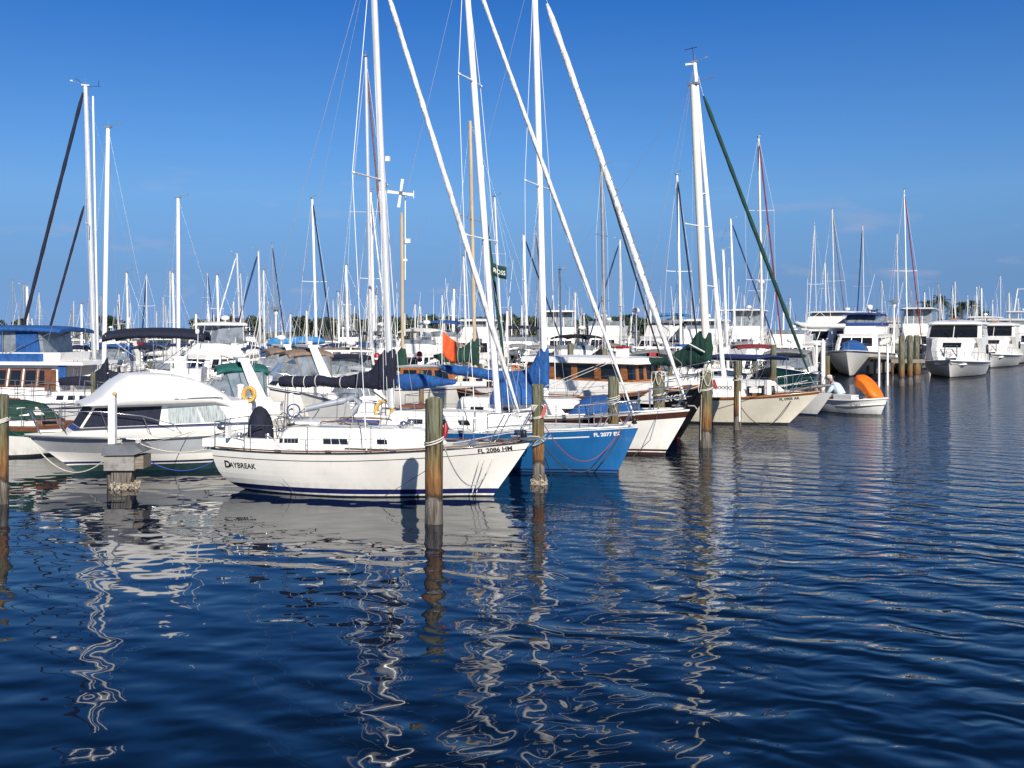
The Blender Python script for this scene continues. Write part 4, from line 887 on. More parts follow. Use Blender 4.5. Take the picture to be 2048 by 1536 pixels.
lab = 'white sloop with tall bare mast wrapped navy at its foot, behind the domed cruiser'; jibcov[lab] = CNV
sail(lab, (60, 43), (330, 41.5), (207, 790), (216, 256), jibc=None, mr=.10, spr=(), cov=[(215, 715, 775), (209, 717, 778), (202, 735, 778), (180, 750, 772), (120, 755, 770)], top=True)
lab = 'white sloop with plain bright mast rising behind the navy bimini'; jibcov[lab] = None
sail(lab, (300, 58), (470, 57), (357, 720), (356, 396), mr=.11, spr=())

# ---------------- the boats packed between
B, h = power('flybridge cruiser under a long navy bimini, behind the domed cruiser', (440, 41), (165, 40), 'fly', 3.6, ant=1, dome=False, k=.85)
bimini(B.root, B.cp(415, 660).x, B.cp(218, 660).x, 1.5, zat(655, 40.5), CNV, drop=.30, th=.20, base=2.6, bulge=.16)
power('express cruiser with white radar arch and green canvas behind the cruiser numbered 24', (560, 37), (285, 35.5), 'exp', 3.3, cv=CTG, ant=2, k=1.12, dome=False)
power('express cruiser with low tan canvas beside the yellow life ring', (680, 46), (440, 44), 'exp', 3.3, cv=CTN, ant=1, k=1.25, dome=False)
power('express cruiser with tan bimini further back behind the yellow life ring', (610, 57), (440, 55), 'exp', 3.4, cv=CTN, ant=1, k=1.2)
power('white flybridge cruiser with hardtop right of the long navy bimini', (480, 62), (330, 58), 'fly', 4.2, hard=True, ant=2, vin=CLR, k=1.1)
power('white centre-cockpit boat with white covers behind the navy sail cover', (770, 42.5), (600, 41), 'exp', 3.0, cv=CWH, ant=1, k=.9, dome=False)
# ================================================================ pilings, lines, docks
def piling(label, px, ytop, D, wpx, tilt=0, oys=False, group='mooring pilings standing in the water', m=None, cap=None, cone=False, notch=True):
    a = P(px, HZ, D); zt = zat(ytop, D); r = wpx * D / F / 2
    o = thing('mooring_piling', label, 'piling', (a.x, a.y, 0), 0, group); mb = MB(); rs = []; n = 16; ph = rnd.uniform(0, 6)
    zs = [-1.5, -.5, 0, .3, .6, .9] + [lerp(.9, zt, k / 5) for k in range(1, 6)]
    if zt < 1: zs = [-1.5, -.5, 0, zt * .5, zt]
    for z in zs:
        rs.append([(tilt * z + r * (1 + .05 * math.sin(3 * q + ph + z) + .03 * math.sin(7 * q + ph) + (.05 if z < .3 else 0)) * math.cos(q), r * (1 + .05 * math.sin(3 * q + ph + z) + .03 * math.sin(5 * q)) * math.sin(q), z + (.03 * math.sin(2 * q + ph) if z == zt else 0)) for q in [2 * math.pi * k / n for k in range(n)]])
    if cone: rs.append([(tilt * zt + p[0] * .15 - tilt * zt * .15, p[1] * .15, zt + r * 1.3) for p in rs[-1]])
    mb.rings(rs).build('post', m or PILE, o)
    if oys:
        mb = MB(); q = random.Random(3)
        for i in range(170):
            an = q.uniform(0, 6.28); zz = abs(q.gauss(0, .09)) - .03; rr = r * (1.05 + .25 * math.exp(-zz * 6)); s_ = q.uniform(.03, .065)
            mb.box((rr * math.cos(an), rr * math.sin(an), zz), (s_, s_ * .3, s_ * 1.5), 0, q.uniform(0, 6), q.uniform(-1, 1), q.uniform(-1, 1))
        mb.build('oyster_cluster', OYS, o)
    return o, Vector((a.x, a.y, 0)), r, zt
def wraps(par, r, z, m=ROP, n=3, tilt=0, rr=.016, dz=.035, slope=.05):
    mb = MB(); mb.tube([(tilt * z + (r + rr) * 1.06 * math.cos(a), (r + rr) * 1.06 * math.sin(a), z + dz * a / 6.283 + slope * math.sin(a + 1)) for a in [k * .45 for k in range(int(14 * n))]], rr, 5); return mb.build('rope_turns', m, par)
def loops(par, r, zt, n=7, m=ROP, seed=1, drop=.5, rr=.016):
    q = random.Random(seed); mb = MB()
    for i in range(n):
        a0 = q.uniform(-3.1, 0); w_ = q.uniform(.35, 1.9); d = drop * q.random() ** 1.6 + .08; R_ = r + .04
        pts = [(R_ * math.cos(a0 + w_ * (k / 10 - .5)) * 1.05, R_ * math.sin(a0 + w_ * (k / 10 - .5)) * 1.05, zt + .06 - d * math.sin(math.pi * k / 10)) for k in range(11)]
        mb.tube([(0, 0, zt + .09)] + pts + [(.02, 0, zt + .09)], rr, 5)
    return mb.build('coiled_rope', m, par)
def line(label, pts, r=.014, m=ROP, name='mooring_line', group=None):
    o = MB().tube(pts, r, 6).build(name, m); tag(o, label, 'rope', group); return o
p1, a1, r1, z1 = piling('weathered piling in front of the cream sloop, nearest of all', 869, 797, 21.2, 35, -.004)
mb = MB(); wraps(p1, r1, zat(886, 21.2), n=2, rr=.017, dz=.05, slope=.07)
MB().tube([(r1 + .05, .02, zat(846, 21.2)), (r1 + .05, .0, zat(858, 21.2)), (r1 + .03, -.02, zat(874, 21.2))], [.03, .06, .045], 8).build('red_fender_sock', RED, p1)
p2, a2, r2, z2 = piling('piling ringed with oysters between the cream and blue bows', 1078, 770, 26.6, 24, -.012, True)
wraps(p2, r2, zat(835, 26.6), n=2); MB().box((.12, -r2, zat(822, 26.6)), (.09, .06, .32), ry=.35).build('chafe_sleeve', canvas('pink_canvas', (.5, .12, .12)), p2); loops(p2, r2, zat(815, 26.6), 4, ROP, 4, .35)
mb = MB(); q = random.Random(5)
for i in range(6): mb.tube(sag((r2 * .2 + q.uniform(-.1, .3), -r2 - .02, zat(872, 26.6) + q.uniform(-.1, .1)), (-.35 + q.uniform(0, .2), -r2 - .05, zat(890, 26.6)), .05, 6), .02, 5)
mb.build('tied_rag', canvas('faded_blue_canvas', (.16, .25, .34)), p2)
p3, a3, r3, z3 = piling('greenish piling rising between the blue bow and the brown-striped sloop', 1227, 755, 30.2, 22, .0)
wraps(p3, r3, zat(808, 30.2), n=4, dz=.06)
p4, a4, r4, z4 = piling('piling hung with rope coils in front of the black bow', 1318, 748, 34.6, 24); loops(p4, r4, z4, 5, ROP, 2, .55, .013); wraps(p4, r4, zat(790, 34.6), n=2)
p5, a5, r5, z5 = piling('thick piling capped with looped white rope at the black bow', 1411, 742, 34.9, 25, .01); loops(p5, r5, z5, 7, ROP, 3, .9, .013); wraps(p5, r5, zat(780, 34.9), n=2)
MB().box((r5 + .08, -.1, zat(768, 34.9)), (.10, .09, .30), ry=-.3).build('chafe_sleeve', RED, p5)
p6, a6, r6, z6 = piling('slim piling with white strip against the beige hull', 1475, 722, 41.0, 15, .004); wraps(p6, r6, zat(760, 41.0), n=2); loops(p6, r6, zat(755, 41.0), 4, ROP, 9, .4, .012)
MB().box((.05, -r6 - .01, .95), (.06, .03, 1.2)).build('white_strip', PVC, p6)
p7, a7, r7, z7 = piling('edge piling at the left margin in front of the green canvas', 4, 790, 23.6, 26, .0)
wraps(p7, r7, zat(846, 23.6), n=3)
piling('short piling with rope behind the navy awning', 1547, 690, 58, 12, 0); piling('stub piling left of the navy sail cover row', 186, 745, 40, 9, 0)
piling('grey piling behind the trawler roof, left of centre mast', 1141, 688, 47, 12, 0); piling('piling behind the wheelhouse roof beside the dark sail covers', 1208, 700, 49, 11, 0)
piling('left one of three pilings beside the big white cruiser', 1803, 672, 73, 12, .004, group='three pilings at the dock end'); piling('middle one of three pilings beside the big white cruiser', 1820, 671, 75, 11, .0, group='three pilings at the dock end'); piling('right one of three pilings beside the big white cruiser', 1833, 671, 78, 11, 0, group='three pilings at the dock end')
piling('low piling under the red awning', 1478, 720, 52, 14, 0); piling('piling by the green transom, right of the navy awning', 1545, 705, 60, 10, 0)

# white post on a boxed pile stump
def box_post():
    D = 25.9; a = P(258, HZ, D); o = thing('mooring_post', 'white square post standing on a metal-boxed pile stump crusted with oysters', 'post', (a.x, a.y, 0))
    s = D / F; X = lambda px: (px - 258) * s; Z = lambda y: zat(y, D)
    MB().box((X(222), .1, (Z(790) + Z(890)) / 2), (13 * s, 13 * s, Z(790) - Z(890))).build('post', PVC, o)
    MB().sphere((X(228), .05, Z(788)), .06, 7).build('sponge', canvas('sponge_canvas', (.5, .35, .15)), o)
    MB().prism([(X(214), Z(908)), (X(218), Z(888)), (X(280), Z(886)), (X(296), Z(900)), (X(278), Z(907))], -.38, .38).build('metal_cap', mat('grey_metal_cap', (.17, .18, .20), .55, metal=.3, var=.3), o)
    MB().box((X(247), .0, Z(924)), (60 * s, .62, 28 * s)).build('metal_box', GALV, o)
    MB().box((X(285), .05, Z(922)), (16 * s, .55, 26 * s)).build('side_plate', DOCKW, o)
    mb = MB(); mb.prism([(X(232), Z(975)), (X(264), Z(975)), (X(270), Z(940)), (X(228), Z(940))], -.2, .2); mb.build('timber_stump', PILE, o)
    MB().tube([(X(222), 0, -1), (X(222), 0, Z(940))], .10, 10).build('corner_pile', PILE, o)
    mb = MB(); q = random.Random(8)
    for i in range(380):
        an = q.uniform(0, 6.28); rr = .36 * math.sqrt(q.random()); s_ = q.uniform(.03, .07)
        mb.box((X(250) + rr * math.cos(an), rr * .8 * math.sin(an), q.uniform(-.08, .22) * (1 - rr)), (s_, s_ * .3, s_ * 1.4), 0, q.uniform(0, 6), q.uniform(-1, 1), q.uniform(-1, 1))
    mb.build('oyster_cluster', OYS, o)
    for x in (240, 278): mb = MB(); mb.tube([(X(x) + .06 * math.cos(k * .9), -.05 + .07 * math.sin(k * .9), Z(888) + .02 + k * .004) for k in range(22)], .016, 5); mb.build('rope_turns', ROP, o)
    return Vector((a.x, a.y, 0)), X, Z
BP, BX, BZ = box_post()
W = lambda B, p: B.world(p)
tip = W(DB, (DB.L - .3, 0, DH.sheer(1))); tipS = W(SB, (SB.L - .1, 0, 1.1))
line('white line from the nearest piling drooping back to the cream bow', sag((a1.x + r1, a1.y, zat(888, 21.2)), W(DB, DH.side(DB.L - .85, .95, .0)), .75, 20))
line('double white line hanging down the cream bow', [W(DB, (DB.L - .9, -.32, 1.38)), W(DB, DH.side(DB.L - 1.15, .9, .02)), P(945, 985, 24.0) ], .012)
line('second white line hanging down the cream bow to the water', [W(DB, (DB.L - .8, -.28, 1.38)), W(DB, DH.side(DB.L - 1.05, .9, .02)), P(953, 985, 24.0)], .012)
line('grey line tied from the cream bow to the oyster-ringed piling', sag(tip, (a2.x, a2.y - r2, zat(872, 26.6)), .05), .018, MT['faded_blue_canvas'])
line('thin dark line running down the cream stern quarter into the water', [W(DB, (.9, -1.0, 1.15)), P(556, 985, 25.4)], .008, ROD)
line('thin line from the cream sloop side down to the nearest piling waterline', [P(857, 938, 22.9), P(765, 995, 23.6)], .007, ROD)
line('thin grey line slanting from the cream waterline amidships', [P(565, 958, 24.6), P(592, 988, 24.8)], .005, ROD)
bt = W(BB, (BB.L - .35, -.12, BH.sheer(1) + .03))
line('black line looping across the blue hull', sag((a2.x + r2, a2.y, zat(893, 26.6)), bt, .95, 22), .016, ROD)
line('red line looping across the blue hull', sag((a2.x + r2 * .9, a2.y - .1, zat(850, 26.6)), bt + Vector((-.1, -.05, 0)), .95, 22), .011, ROR)
line('black line slanting low across the blue hull to the water', [(a2.x + r2, a2.y, zat(915, 26.6)), P(1104, 955, 27.3)], .013, ROD)
wt = W(WB_, (WB_.L - .9, -.4, WHL.sheer(.95) + .05))
line('dark line running down the white and brown bow', [wt, P(1300, 880, 31.9), P(1262, 917, 31.6)], .011, ROD)
line('white line from the blue bow to the greenish piling', sag(bt, (a3.x, a3.y - r3, zat(808, 30.2)), .08), .013)
kt = W(KB, (KB.L - .3, 0, KH.sheer(1)))
for k, (q, l) in enumerate((((a4.x, a4.y, zat(775, 34.6)), 'white line from the black bow to the rope-hung piling'), ((a5.x - r5, a5.y, zat(775, 34.9)), 'white line from the black bow to the rope-capped piling'))): line(l, sag(kt, q, .15), .016)
line('long white line slanting up from the brown-striped foredeck to the wheelhouse roof', [P(1082, 776, 33), P(1240, 712, 40)], .012); line('lower long white line slanting up across the wheelhouse windows', [P(1082, 784, 33), P(1260, 708, 40)], .012)
gt = W(GB, (GB.L - .9, -.4, GH.sheer(.93)))
line('rope drooping in a shallow loop along the beige hull', sag((a6.x + r6, a6.y, zat(815, 41.0)), W(GB, GH.side(GB.L - 1.1, 1.05, .03)), .85, 20), .016, ROD)
line('line from the slim piling up to the beige pulpit', sag((a6.x, a6.y, zat(762, 41.0)), W(GB, (GB.L - .5, 0, 1.9)), .2), .012)
line('thin line standing down from the rope-capped piling to the water', [P(1403, 790, 34.5), P(1401, 880, 34.7)], .01)
line('white line drooping from the cruiser bow back under its flare', sag(tipS, P(225, 905, 26.4), .75, 20), .016)
line('white line from the cruiser bow to the left edge piling', sag(tipS, (a7.x, a7.y, zat(846, 23.6)), .12), .012)
line('upper white line from the post stump towards the cream stern', sag(BP + Vector((BX(282), 0, BZ(888))), W(DB, (.1, -.5, 1.15)), .22), .013)
line('blue line drooping low between the post stump and the cream stern', sag(BP + Vector((BX(290), .3, BZ(925))), W(DB, (.1, -.3, .9)), .35), .014, ROB)
line('white line from the post stump up to the cruiser side', sag(BP + Vector((BX(280), 0, BZ(888))), P(398, 858, 29.5), .05), .011)

# docks: deck, skirt boards and the piles under it
def dock(label, x0, y0, x1, y1, w_=1.8, z=.95, n=8, m=None, posts=None):
    a = Vector((x0, y0, 0)); b = Vector((x1, y1, 0)); L = (b - a).length; o = thing('dock', label, 'dock', a, math.atan2(y1 - y0, x1 - x0))
    mb = MB(); k = int(L / .3)
    for i in range(k): mb.box((i * L / k + L / k / 2, 0, z), (L / k - .015, w_, .05))
    mb.build('decking', m or DOCKW, o)
    for sg in (-1, 1): MB().box((L / 2, sg * (w_ / 2 + .03), z - .12), (L, .05, .28)).build('skirt_board', m or DOCKW, o)
    for i in range(n):
        for sg in (-1, 1): MB().tube([((i + .5) * L / n, sg * w_ * .45, -1), ((i + .5) * L / n, sg * w_ * .45, z - .03)], .11, 8).build('dock_pile', PILE, o)
    return o
dock('grey dock running right from behind the navy wheel cover', -9.5, 36.0, -3.5, 36.6, 1.6, .85, 4, CONC)
dock('timber dock end beside the big white cruiser at the right', 28.3, 79, 31.2, 79.4, 3.0, 1.75, 4)
dock('timber dock reaching back beside the big white cruiser', 30.4, 81.0, 36, 116, 1.8, 1.7, 7)
dock('long timber dock behind the beige sloop', 14, 104, 30, 110, 1.6, 1.4, 6)
dock('far timber dock under the distant masts', -45, 118, 30, 122, 2, 1.0, 14); dock('farthest timber dock near the tree line', -70, 185, 60, 190, 2, 1.0, 18)
def white_post(label, px, yt, yb, D, w_=14, cone=False, g='white posts along the docks'):
    a = P(px, HZ, D); r = w_ * D / F / 2; o = thing('dock_post', label, 'post', (a.x, a.y, 0), 0, g); MB().lathe((0, 0, 0), [(r, min(0, zat(yb, D))), (r, zat(yt, D))], 12).build('shaft', PVC, o)
    MB().lathe((0, 0, zat(yt, D)), [(r * 1.15, -.02), (r * 1.15, .04), (.01, .04 + r * (1.6 if cone else .3))], 12).build('cap', PVC, o); return o
white_post('white post under the yellow life ring, left of the navy wheel cover', 481, 772, 870, 35, 13)
white_post('white post left of the grey dinghy', 582, 790, 840, 36, 10); white_post('short white post between the tan canvas and the navy boom', 632, 703, 745, 62, 7); white_post('short white post just right of the tan canvas, second of two', 652, 705, 745, 62, 6)
for i, (px, l) in enumerate(((1585, 'white dock post left of the trawler bow, leftmost of a row of four'), (1612, 'white dock post left of the trawler bow, second of a row of four'), (1633, 'white dock post left of the trawler bow, third of a row of four'), (1758, 'tall white post touching the trawler with blue bimini'), (1775, 'white dock post right of the trawler with blue bimini'))): white_post(l, px, 690 + (i % 2) * 5, 745, 70 + i, 4.5, False)
white_post('white post with pointed cap before the dark cabin doors', 1634 + 12, 686, 740, 69, 9, True)

# wooden pilings standing by twos and threes between the middle boats
mid = [(395, 735, 62), (612, 728, 66), (843, 742, 44), (1010, 715, 55), (1065, 720, 60), (1090, 712, 66), (1170, 716, 58), (1262, 708, 64), (1340, 712, 57), (1580, 702, 70), (1655, 712, 72), (120, 742, 58), (300, 725, 66), (545, 735, 58), (905, 722, 58), (960, 728, 56), (1400, 705, 70), (1510, 712, 66)]
for i, (px, yt, D) in enumerate(mid):
    near = ['domed cruiser roof', 'tan canvas', 'cream sloop mast', 'varnished mainmast', 'blue sail stack', 'blue sail stack foot', 'blue sail stack, right side', 'roof vent', 'green sail stack', 'green headsail foot', 'yacht with inflatable', 'blue flybridge canvas', 'long navy bimini', 'tan bimini', 'green sail cover', 'green sail stack of the ketch', 'cream mast foot', 'navy awning'][i]
    piling(f'grey wooden piling of the middle distance behind the {near}', px, yt, D, 9.5)
for i, (px, yt, D) in enumerate([(150, 700, 75), (270, 705, 78), (420, 702, 72), (520, 706, 80), (690, 712, 64), (735, 716, 60), (880, 706, 74), (1030, 700, 76), (1120, 698, 78), (1190, 700, 74), (1290, 694, 78), (1330, 690, 84), (1480, 690, 84), (1570, 686, 84), (1700, 690, 96), (1860, 690, 104)]):
    near = ['trawler canvas', 'left end of the long bimini', 'right end of the long bimini', 'tan canvas cruiser', 'navy boom, left', 'navy boom, right', 'orange flag foot', 'royal blue boom', 'blue sail stack', 'dark sail covers', 'red rack', 'red rack, right side', 'red awning', 'maroon headsail foot', 'trawler bow', 'big white cruiser roof'][i]
    white_post(f'white dock post of the middle distance near the {near}', px, yt, yt + 40, D, 5.5, i % 3 == 0)

o = thing('dock_box', 'white locker on the grey dock behind the navy wheel cover', 'dock box', (-8.6, 36.2, .88)); MB().box((0, 0, .28), (.9, .5, .5)).build('body', PVC, o); MB().box((0, 0, .56), (.96, .56, .07)).build('lid', PVC, o)
o = thing('dock_box', 'white locker on the grey dock behind the cream coachroof', 'dock box', (-5.2, 36.5, .88)); MB().box((0, 0, .28), (1.1, .5, .5)).build('body', PVC, o); MB().box((0, 0, .56), (1.16, .56, .07)).build('lid', PVC, o)
o = thing('hose', 'coiled blue hose hung by the white post, left of the cream coachroof', 'hose', (-7.6, 35.6, 1.2)); MB().tube([(.22 * math.cos(k * .5), .01 * k * .1, .22 * math.sin(k * .5)) for k in range(60)], .02, 5).build('coil', ROB, o)
# ================================================================ varnished-mast ketch with the wind generator
jibcov['ketch with varnished masts, green sail covers and a wind generator on its aft mast'] = CGR
KT, KTH, KTT, KTM = sail('ketch with varnished masts, green sail covers and a wind generator on its aft mast', (700, 53), (1120, 50), (951, 770), (940, 242), beam=3.6, fb=(1.3, 1.25, 1.8), mm=SPRU, mr=.10, hm=CRM,
    spr=((.66, 1.9),), cov=[(868, 709, 716), (885, 706, 724), (905, 700, 726), (930, 692, 724), (940, 682, 724), (948, 674, 735), (958, 678, 730)], tie=[890, 900, 910, 920, 930], top=False, swp=0)
r = KT.root; mz = mast(r, KT.cp(806, 770), KT.cp(803, 425), .09, SPRU, [], top=False)
q = KT.cp(806, 388); tubes('generator_pole', [[KT.cp(806, 560) + Vector((.12, 0, 0)), q + Vector((.12, 0, 0))]], .03, MWH, mz)
g = MB().tube([q + Vector((.30, .25, 0)), q + Vector((0, -.32, 0))], [.05, .13], 8).build('wind_generator', MGR, mz)
for k in range(4):
    a = R(8 + 90 * k); u = Vector((math.sin(a), 0, math.cos(a))); v = Vector((math.cos(a), 0, -math.sin(a))); c = q + Vector((0, -.34, 0)); b_ = MB()
    b_.add([c + u * .1 - v * .06, c + u * .1 + v * .06, c + u * .72 + v * .09, c + u * .72 - v * .07, c + u * .1 - v * .06 + Vector((0, .03, 0)), c + u * .1 + v * .06 + Vector((0, .03, 0)), c + u * .72 + v * .09 + Vector((0, .03, 0)), c + u * .72 - v * .07 + Vector((0, .03, 0))], [(0, 1, 2, 3), (7, 6, 5, 4), (0, 4, 5, 1), (1, 5, 6, 2), (2, 6, 7, 3), (3, 7, 4, 0)]); b_.build('generator_blade', PVC, g)
MB().box(q + Vector((.45, .35, 0)), (.03, .02, .4)).build('generator_tail', MWH, mz)
MB().box(KT.cp(812, 482) + Vector((.1, 0, 0)), (.24, .2, .22)).build('radar_reflector', PVC, mz); MB().box(KT.cp(808, 520) + Vector((.08, 0, 0)), (.2, .08, .12)).build('deck_light', PVC, mz)
cover(r, [(KT.cp(x, a).x, KT.cp(x, a).z, KT.cp(x, b_).z) for x, a, b_ in ((700, 728, 736), (760, 724, 738), (785, 718, 740), (797, 702, 742), (804, 690, 748), (812, 700, 746))], CGR, .16, 'mizzen_cover')
c = House([(1.2, KT.cp(812, 750).x, KT.cp(925, 750).x, 1.2, 1.0), (2.1, KT.cp(815, 750).x, KT.cp(915, 750).x, 1.1, .9), (2.2, KT.cp(805, 750).x, KT.cp(925, 750).x, 1.25, 1.05)], .08); hh = c.mesh([0, 1, 1], .05).build('pilothouse', [VARN, CABW], r)
wins(c, hh, [(.06, .32, .35, .9), (.38, .62, .35, .9), (.68, .93, .35, .9)])
c = House([(1.2, KT.cp(925, 750).x, KT.cp(1000, 750).x, 1.1, .8), (1.75, KT.cp(926, 750).x, KT.cp(990, 750).x, 1.0, .7)], .08); hh = c.mesh(None, .05).build('forward_cabin', mat('beige_paint', (.62, .54, .38), .5), r); wins(c, hh, [(.15, .35, .3, .75), (.55, .75, .3, .75)])
# orange signal flag on its staff
def flag(label, px, yt, yb, D, m, w_, name='flag', sh=None, droop=.25):
    a = P(px, HZ, D); o = thing(name, label, 'flag', (a.x, a.y, zat(yb, D))); H = zat(yt, D) - zat(yb, D)
    tubes('flagstaff', [[(0, 0, -.8), (0, 0, H + .05)]], .02, MWH, o); mb = MB(); rs = []; n = 14
    for i in range(n + 1):
        u = i / n; rs.append([(u * w_ + .03 * math.sin(v * 5), .09 * math.sin(u * 8 + v * 2) * (u + .2), H * (1 - v) - droop * u - .12 * math.sin(u * 3.1) * v) for v in [k / 8 for k in range(9)]])
    back = [[(p[0], p[1] + .012, p[2]) for p in r_] for r_ in rs]
    mb.rings([a_ + list(reversed(b_)) for a_, b_ in zip(rs, back)], 0); mb.build('cloth', m, o); return o
flag('bright orange signal flag above the green sail cover', 884, 662, 704, 47, mat('orange_cloth', (.85, .10, .02), .7, var=.2), .64, droop=.5)
# ================================================================ green furled headsail with the lettered pennant (boat beyond the blue sloop)
lab = 'white sloop whose green furled headsail carries a lettered green pennant'; jibcov[lab] = None
GS, GSH, GT, GM = sail(lab, (800, 62), (1045, 58), (978, 760), (966, 330), mr=.05, jibc=CGR, jibt=(972, 440), jibf=(1008, 720), r2=.10, top=False)
D = 57.5; p0 = P(983, 548, D); pn = thing('pennant', 'dark green pennant with white letters on the green furled headsail', 'flag', p0)
mb = MB(); rs = []; Wd, Hh = 30 * D / F, 25 * D / F
fn = lambda u, v: (u * Wd, -.05 + .07 * math.sin(u * 5), Hh * (1 - v) - u * .35 - .05 * math.sin(u * 4))
for i in range(11):
    u = i / 10; A = [fn(u, v) for v in (0, .25, .5, .75, 1)]; rs.append(A + [(p[0], p[1] + .02, p[2]) for p in reversed(A)])
mb.rings(rs).build('cloth', CGR, pn)
vs_, fs_ = textmesh('ROSS', .24, .004); wmax = max(v[0] for v in vs_); mb = MB(); mb.add([(lambda q: (q[0], q[1] - .012, q[2]))(fn(.12 + .8 * v[0] / wmax, .70 - v[1] / Hh)) for v in vs_], fs_); mb.build('pennant_lettering', INW, pn)

# ================================================================ motor yachts of the middle distance, seen over the near boats
Y = [  # label, stern (px, D), bow (px, D), kind, beam, options
 ('flybridge yacht with blue-tinted bridge windows behind the orange flag', (965, 84), (940, 70), 'fly', 4.6, dict(hard=True, vin=GLS, k=1.45, zt=zat(640, 74))),
 ('white pilothouse yacht behind the blue sail cover mast', (1110, 100), (1130, 86), 'fly', 4.6, dict(hard=True, vin=CLR, k=1.45)),
 ('cream flybridge yacht right of the white pilothouse yacht', (1220, 98), (1195, 84), 'fly', 4.8, dict(k=1.5, hm=CRM, ant=3)),
 ('motor yacht with long brown-grey enclosed bridge behind the white furled sail', (1395, 86), (1235, 80), 'fly', 4.8, dict(cv=CGY, vin=CLR, k=1.5, zt=zat(640, 82))),
 ('flybridge yacht with light blue cover left of the cream mast', (1350, 96), (1335, 82), 'fly', 4.4, dict(cv=CLB, k=1.4)),
 ('motor yacht with grey vinyl enclosure between the two tall pale masts', (1420, 84), (1380, 72), 'fly', 4.6, dict(hard=True, vin=CLR, k=1.4, zt=zat(640, 76))),
 ('enclosed flybridge yacht behind the red awning', (1500, 104), (1480, 90), 'fly', 4.8, dict(hard=True, vin=CLR, k=1.5)),
 ('white cruiser right of the red furled sail', (1590, 88), (1555, 74), 'fly', 4.4, dict(k=1.25, ant=3)),
 ('express cruiser with grey canvas left of the three pilings', (1590, 70), (1545, 60), 'exp', 3.6, dict(cv=CGY, k=1.1, hm=GRN)),
 ('tall white flybridge yacht behind the three pilings, with tinted cabin windows', (1840, 118), (1830, 98), 'fly', 5.2, dict(hard=True, vin=CLR, k=1.6)),
 ('low white yacht behind the roof of the big white cruiser', (1915, 132), (1890, 116), 'fly', 5.0, dict(k=1.5)),
 ('white yacht with long hardtop left of the boat shed', (1975, 128), (1945, 112), 'fly', 5.0, dict(hard=True, k=1.4)),
 ('blue-canopied cruiser under the far light blue boom cover', (640, 72), (520, 70), 'exp', 3.6, dict(cv=CBL, k=1.2)),
 ('grey-topped cruiser left of the navy sail stack', (790, 64), (655, 62), 'fly', 3.8, dict(cv=CGY, k=1.0)),
 ('small white cruiser with open bridge behind the navy boom', (720, 54), (640, 50), 'exp', 3.2, dict(k=1.1, cv=CNV)),
 ('white cruiser tucked behind the green mizzen cover', (870, 70), (780, 66), 'fly', 3.8, dict(k=1.05, cv=CWH)),
 ('white cruiser with blue bridge cover behind the orange flag staff', (900, 78), (850, 70), 'fly', 3.8, dict(cv=CBL, k=1.2)),
 ('trawler with dark bridge canvas behind the royal blue sail stack', (1050, 74), (1010, 66), 'fly', 3.8, dict(cv=CNV, k=1.1)),
 ('white cruiser behind the wheelhouse roof with black bimini', (1180, 66), (1090, 62), 'fly', 3.8, dict(cv=CBK, k=.95)),
 ('open white cruiser just right of the roof vent', (1330, 66), (1270, 60), 'exp', 3.6, dict(cv=CGY, k=1.1)),
 ('small cruiser with red canvas left of the green sail stack', (1320, 76), (1290, 70), 'exp', 3.4, dict(cv=CRD, k=1.0)),
 ('white cruiser at far left under the trawler canvas', (40, 66), (-60, 64), 'fly', 3.8, dict(k=1.1)),
 ('white cruiser between the trawler and the twin-headsail mast', (260, 74), (170, 70), 'exp', 3.6, dict(cv=CBL, k=1.2)),
 ('distant fishing cruiser with tuna tower behind the red furled sail', (1465, 128), (1440, 112), 'fly', 4.8, dict(hard=True, k=1.6, ant=4)),
 ('white cruiser with navy canvas behind the beige coachroof', (1530, 68), (1420, 66), 'fly', 3.6, dict(k=.95)),
]
for l, s_, b_, kd, bm, o in Y:
    o = dict(o); o.setdefault('dome', rnd.random() < .5); power(l, s_, b_, kd, bm, **o)
# far row, partly hidden between the masts
hints = ['left of the twin-headsail mast', 'left of the long navy bimini', 'above the domed hardtop', 'right of the long navy bimini', 'under the two close palms', 'left of the light blue boom cover', 'beyond the light blue boom cover', 'left of the navy sail stack', 'left of the wind generator', 'right of the wind generator', 'left of the varnished mast', 'right of the varnished mast', 'left of the royal blue stack', 'right of the royal blue stack', 'beyond the wheelhouse roof', 'beyond the brown-grey bridge', 'behind the green sail stack', 'right of the green sail stack', 'below the red furled sail', 'left of the yacht carrying a dinghy', 'left of the trawler with blue bimini', 'left of the three pilings']
for i, hnt in enumerate(hints):
    px = lerp(60, 1760, i / (len(hints) - 1)) + rnd.uniform(-20, 20); D = rnd.uniform(112, 165); d = rnd.choice([(0, -13), (6, 12), (-50, 2), (50, 3)])
    cvn, cm = rnd.choice([('blue', CBL), ('navy', CNV), ('white', CWH), ('grey', CGY), ('tan', CTN), ('green', CGR)])
    power(f'distant white cruiser with {cvn} top {hnt}', (px, D), (px + d[0], D + d[1] - 1), rnd.choice(['fly', 'exp', 'exp']), 3.8, cv=cm, k=1.0, ant=2, group='distant motor cruisers along the far docks', dome=rnd.random() < .4)

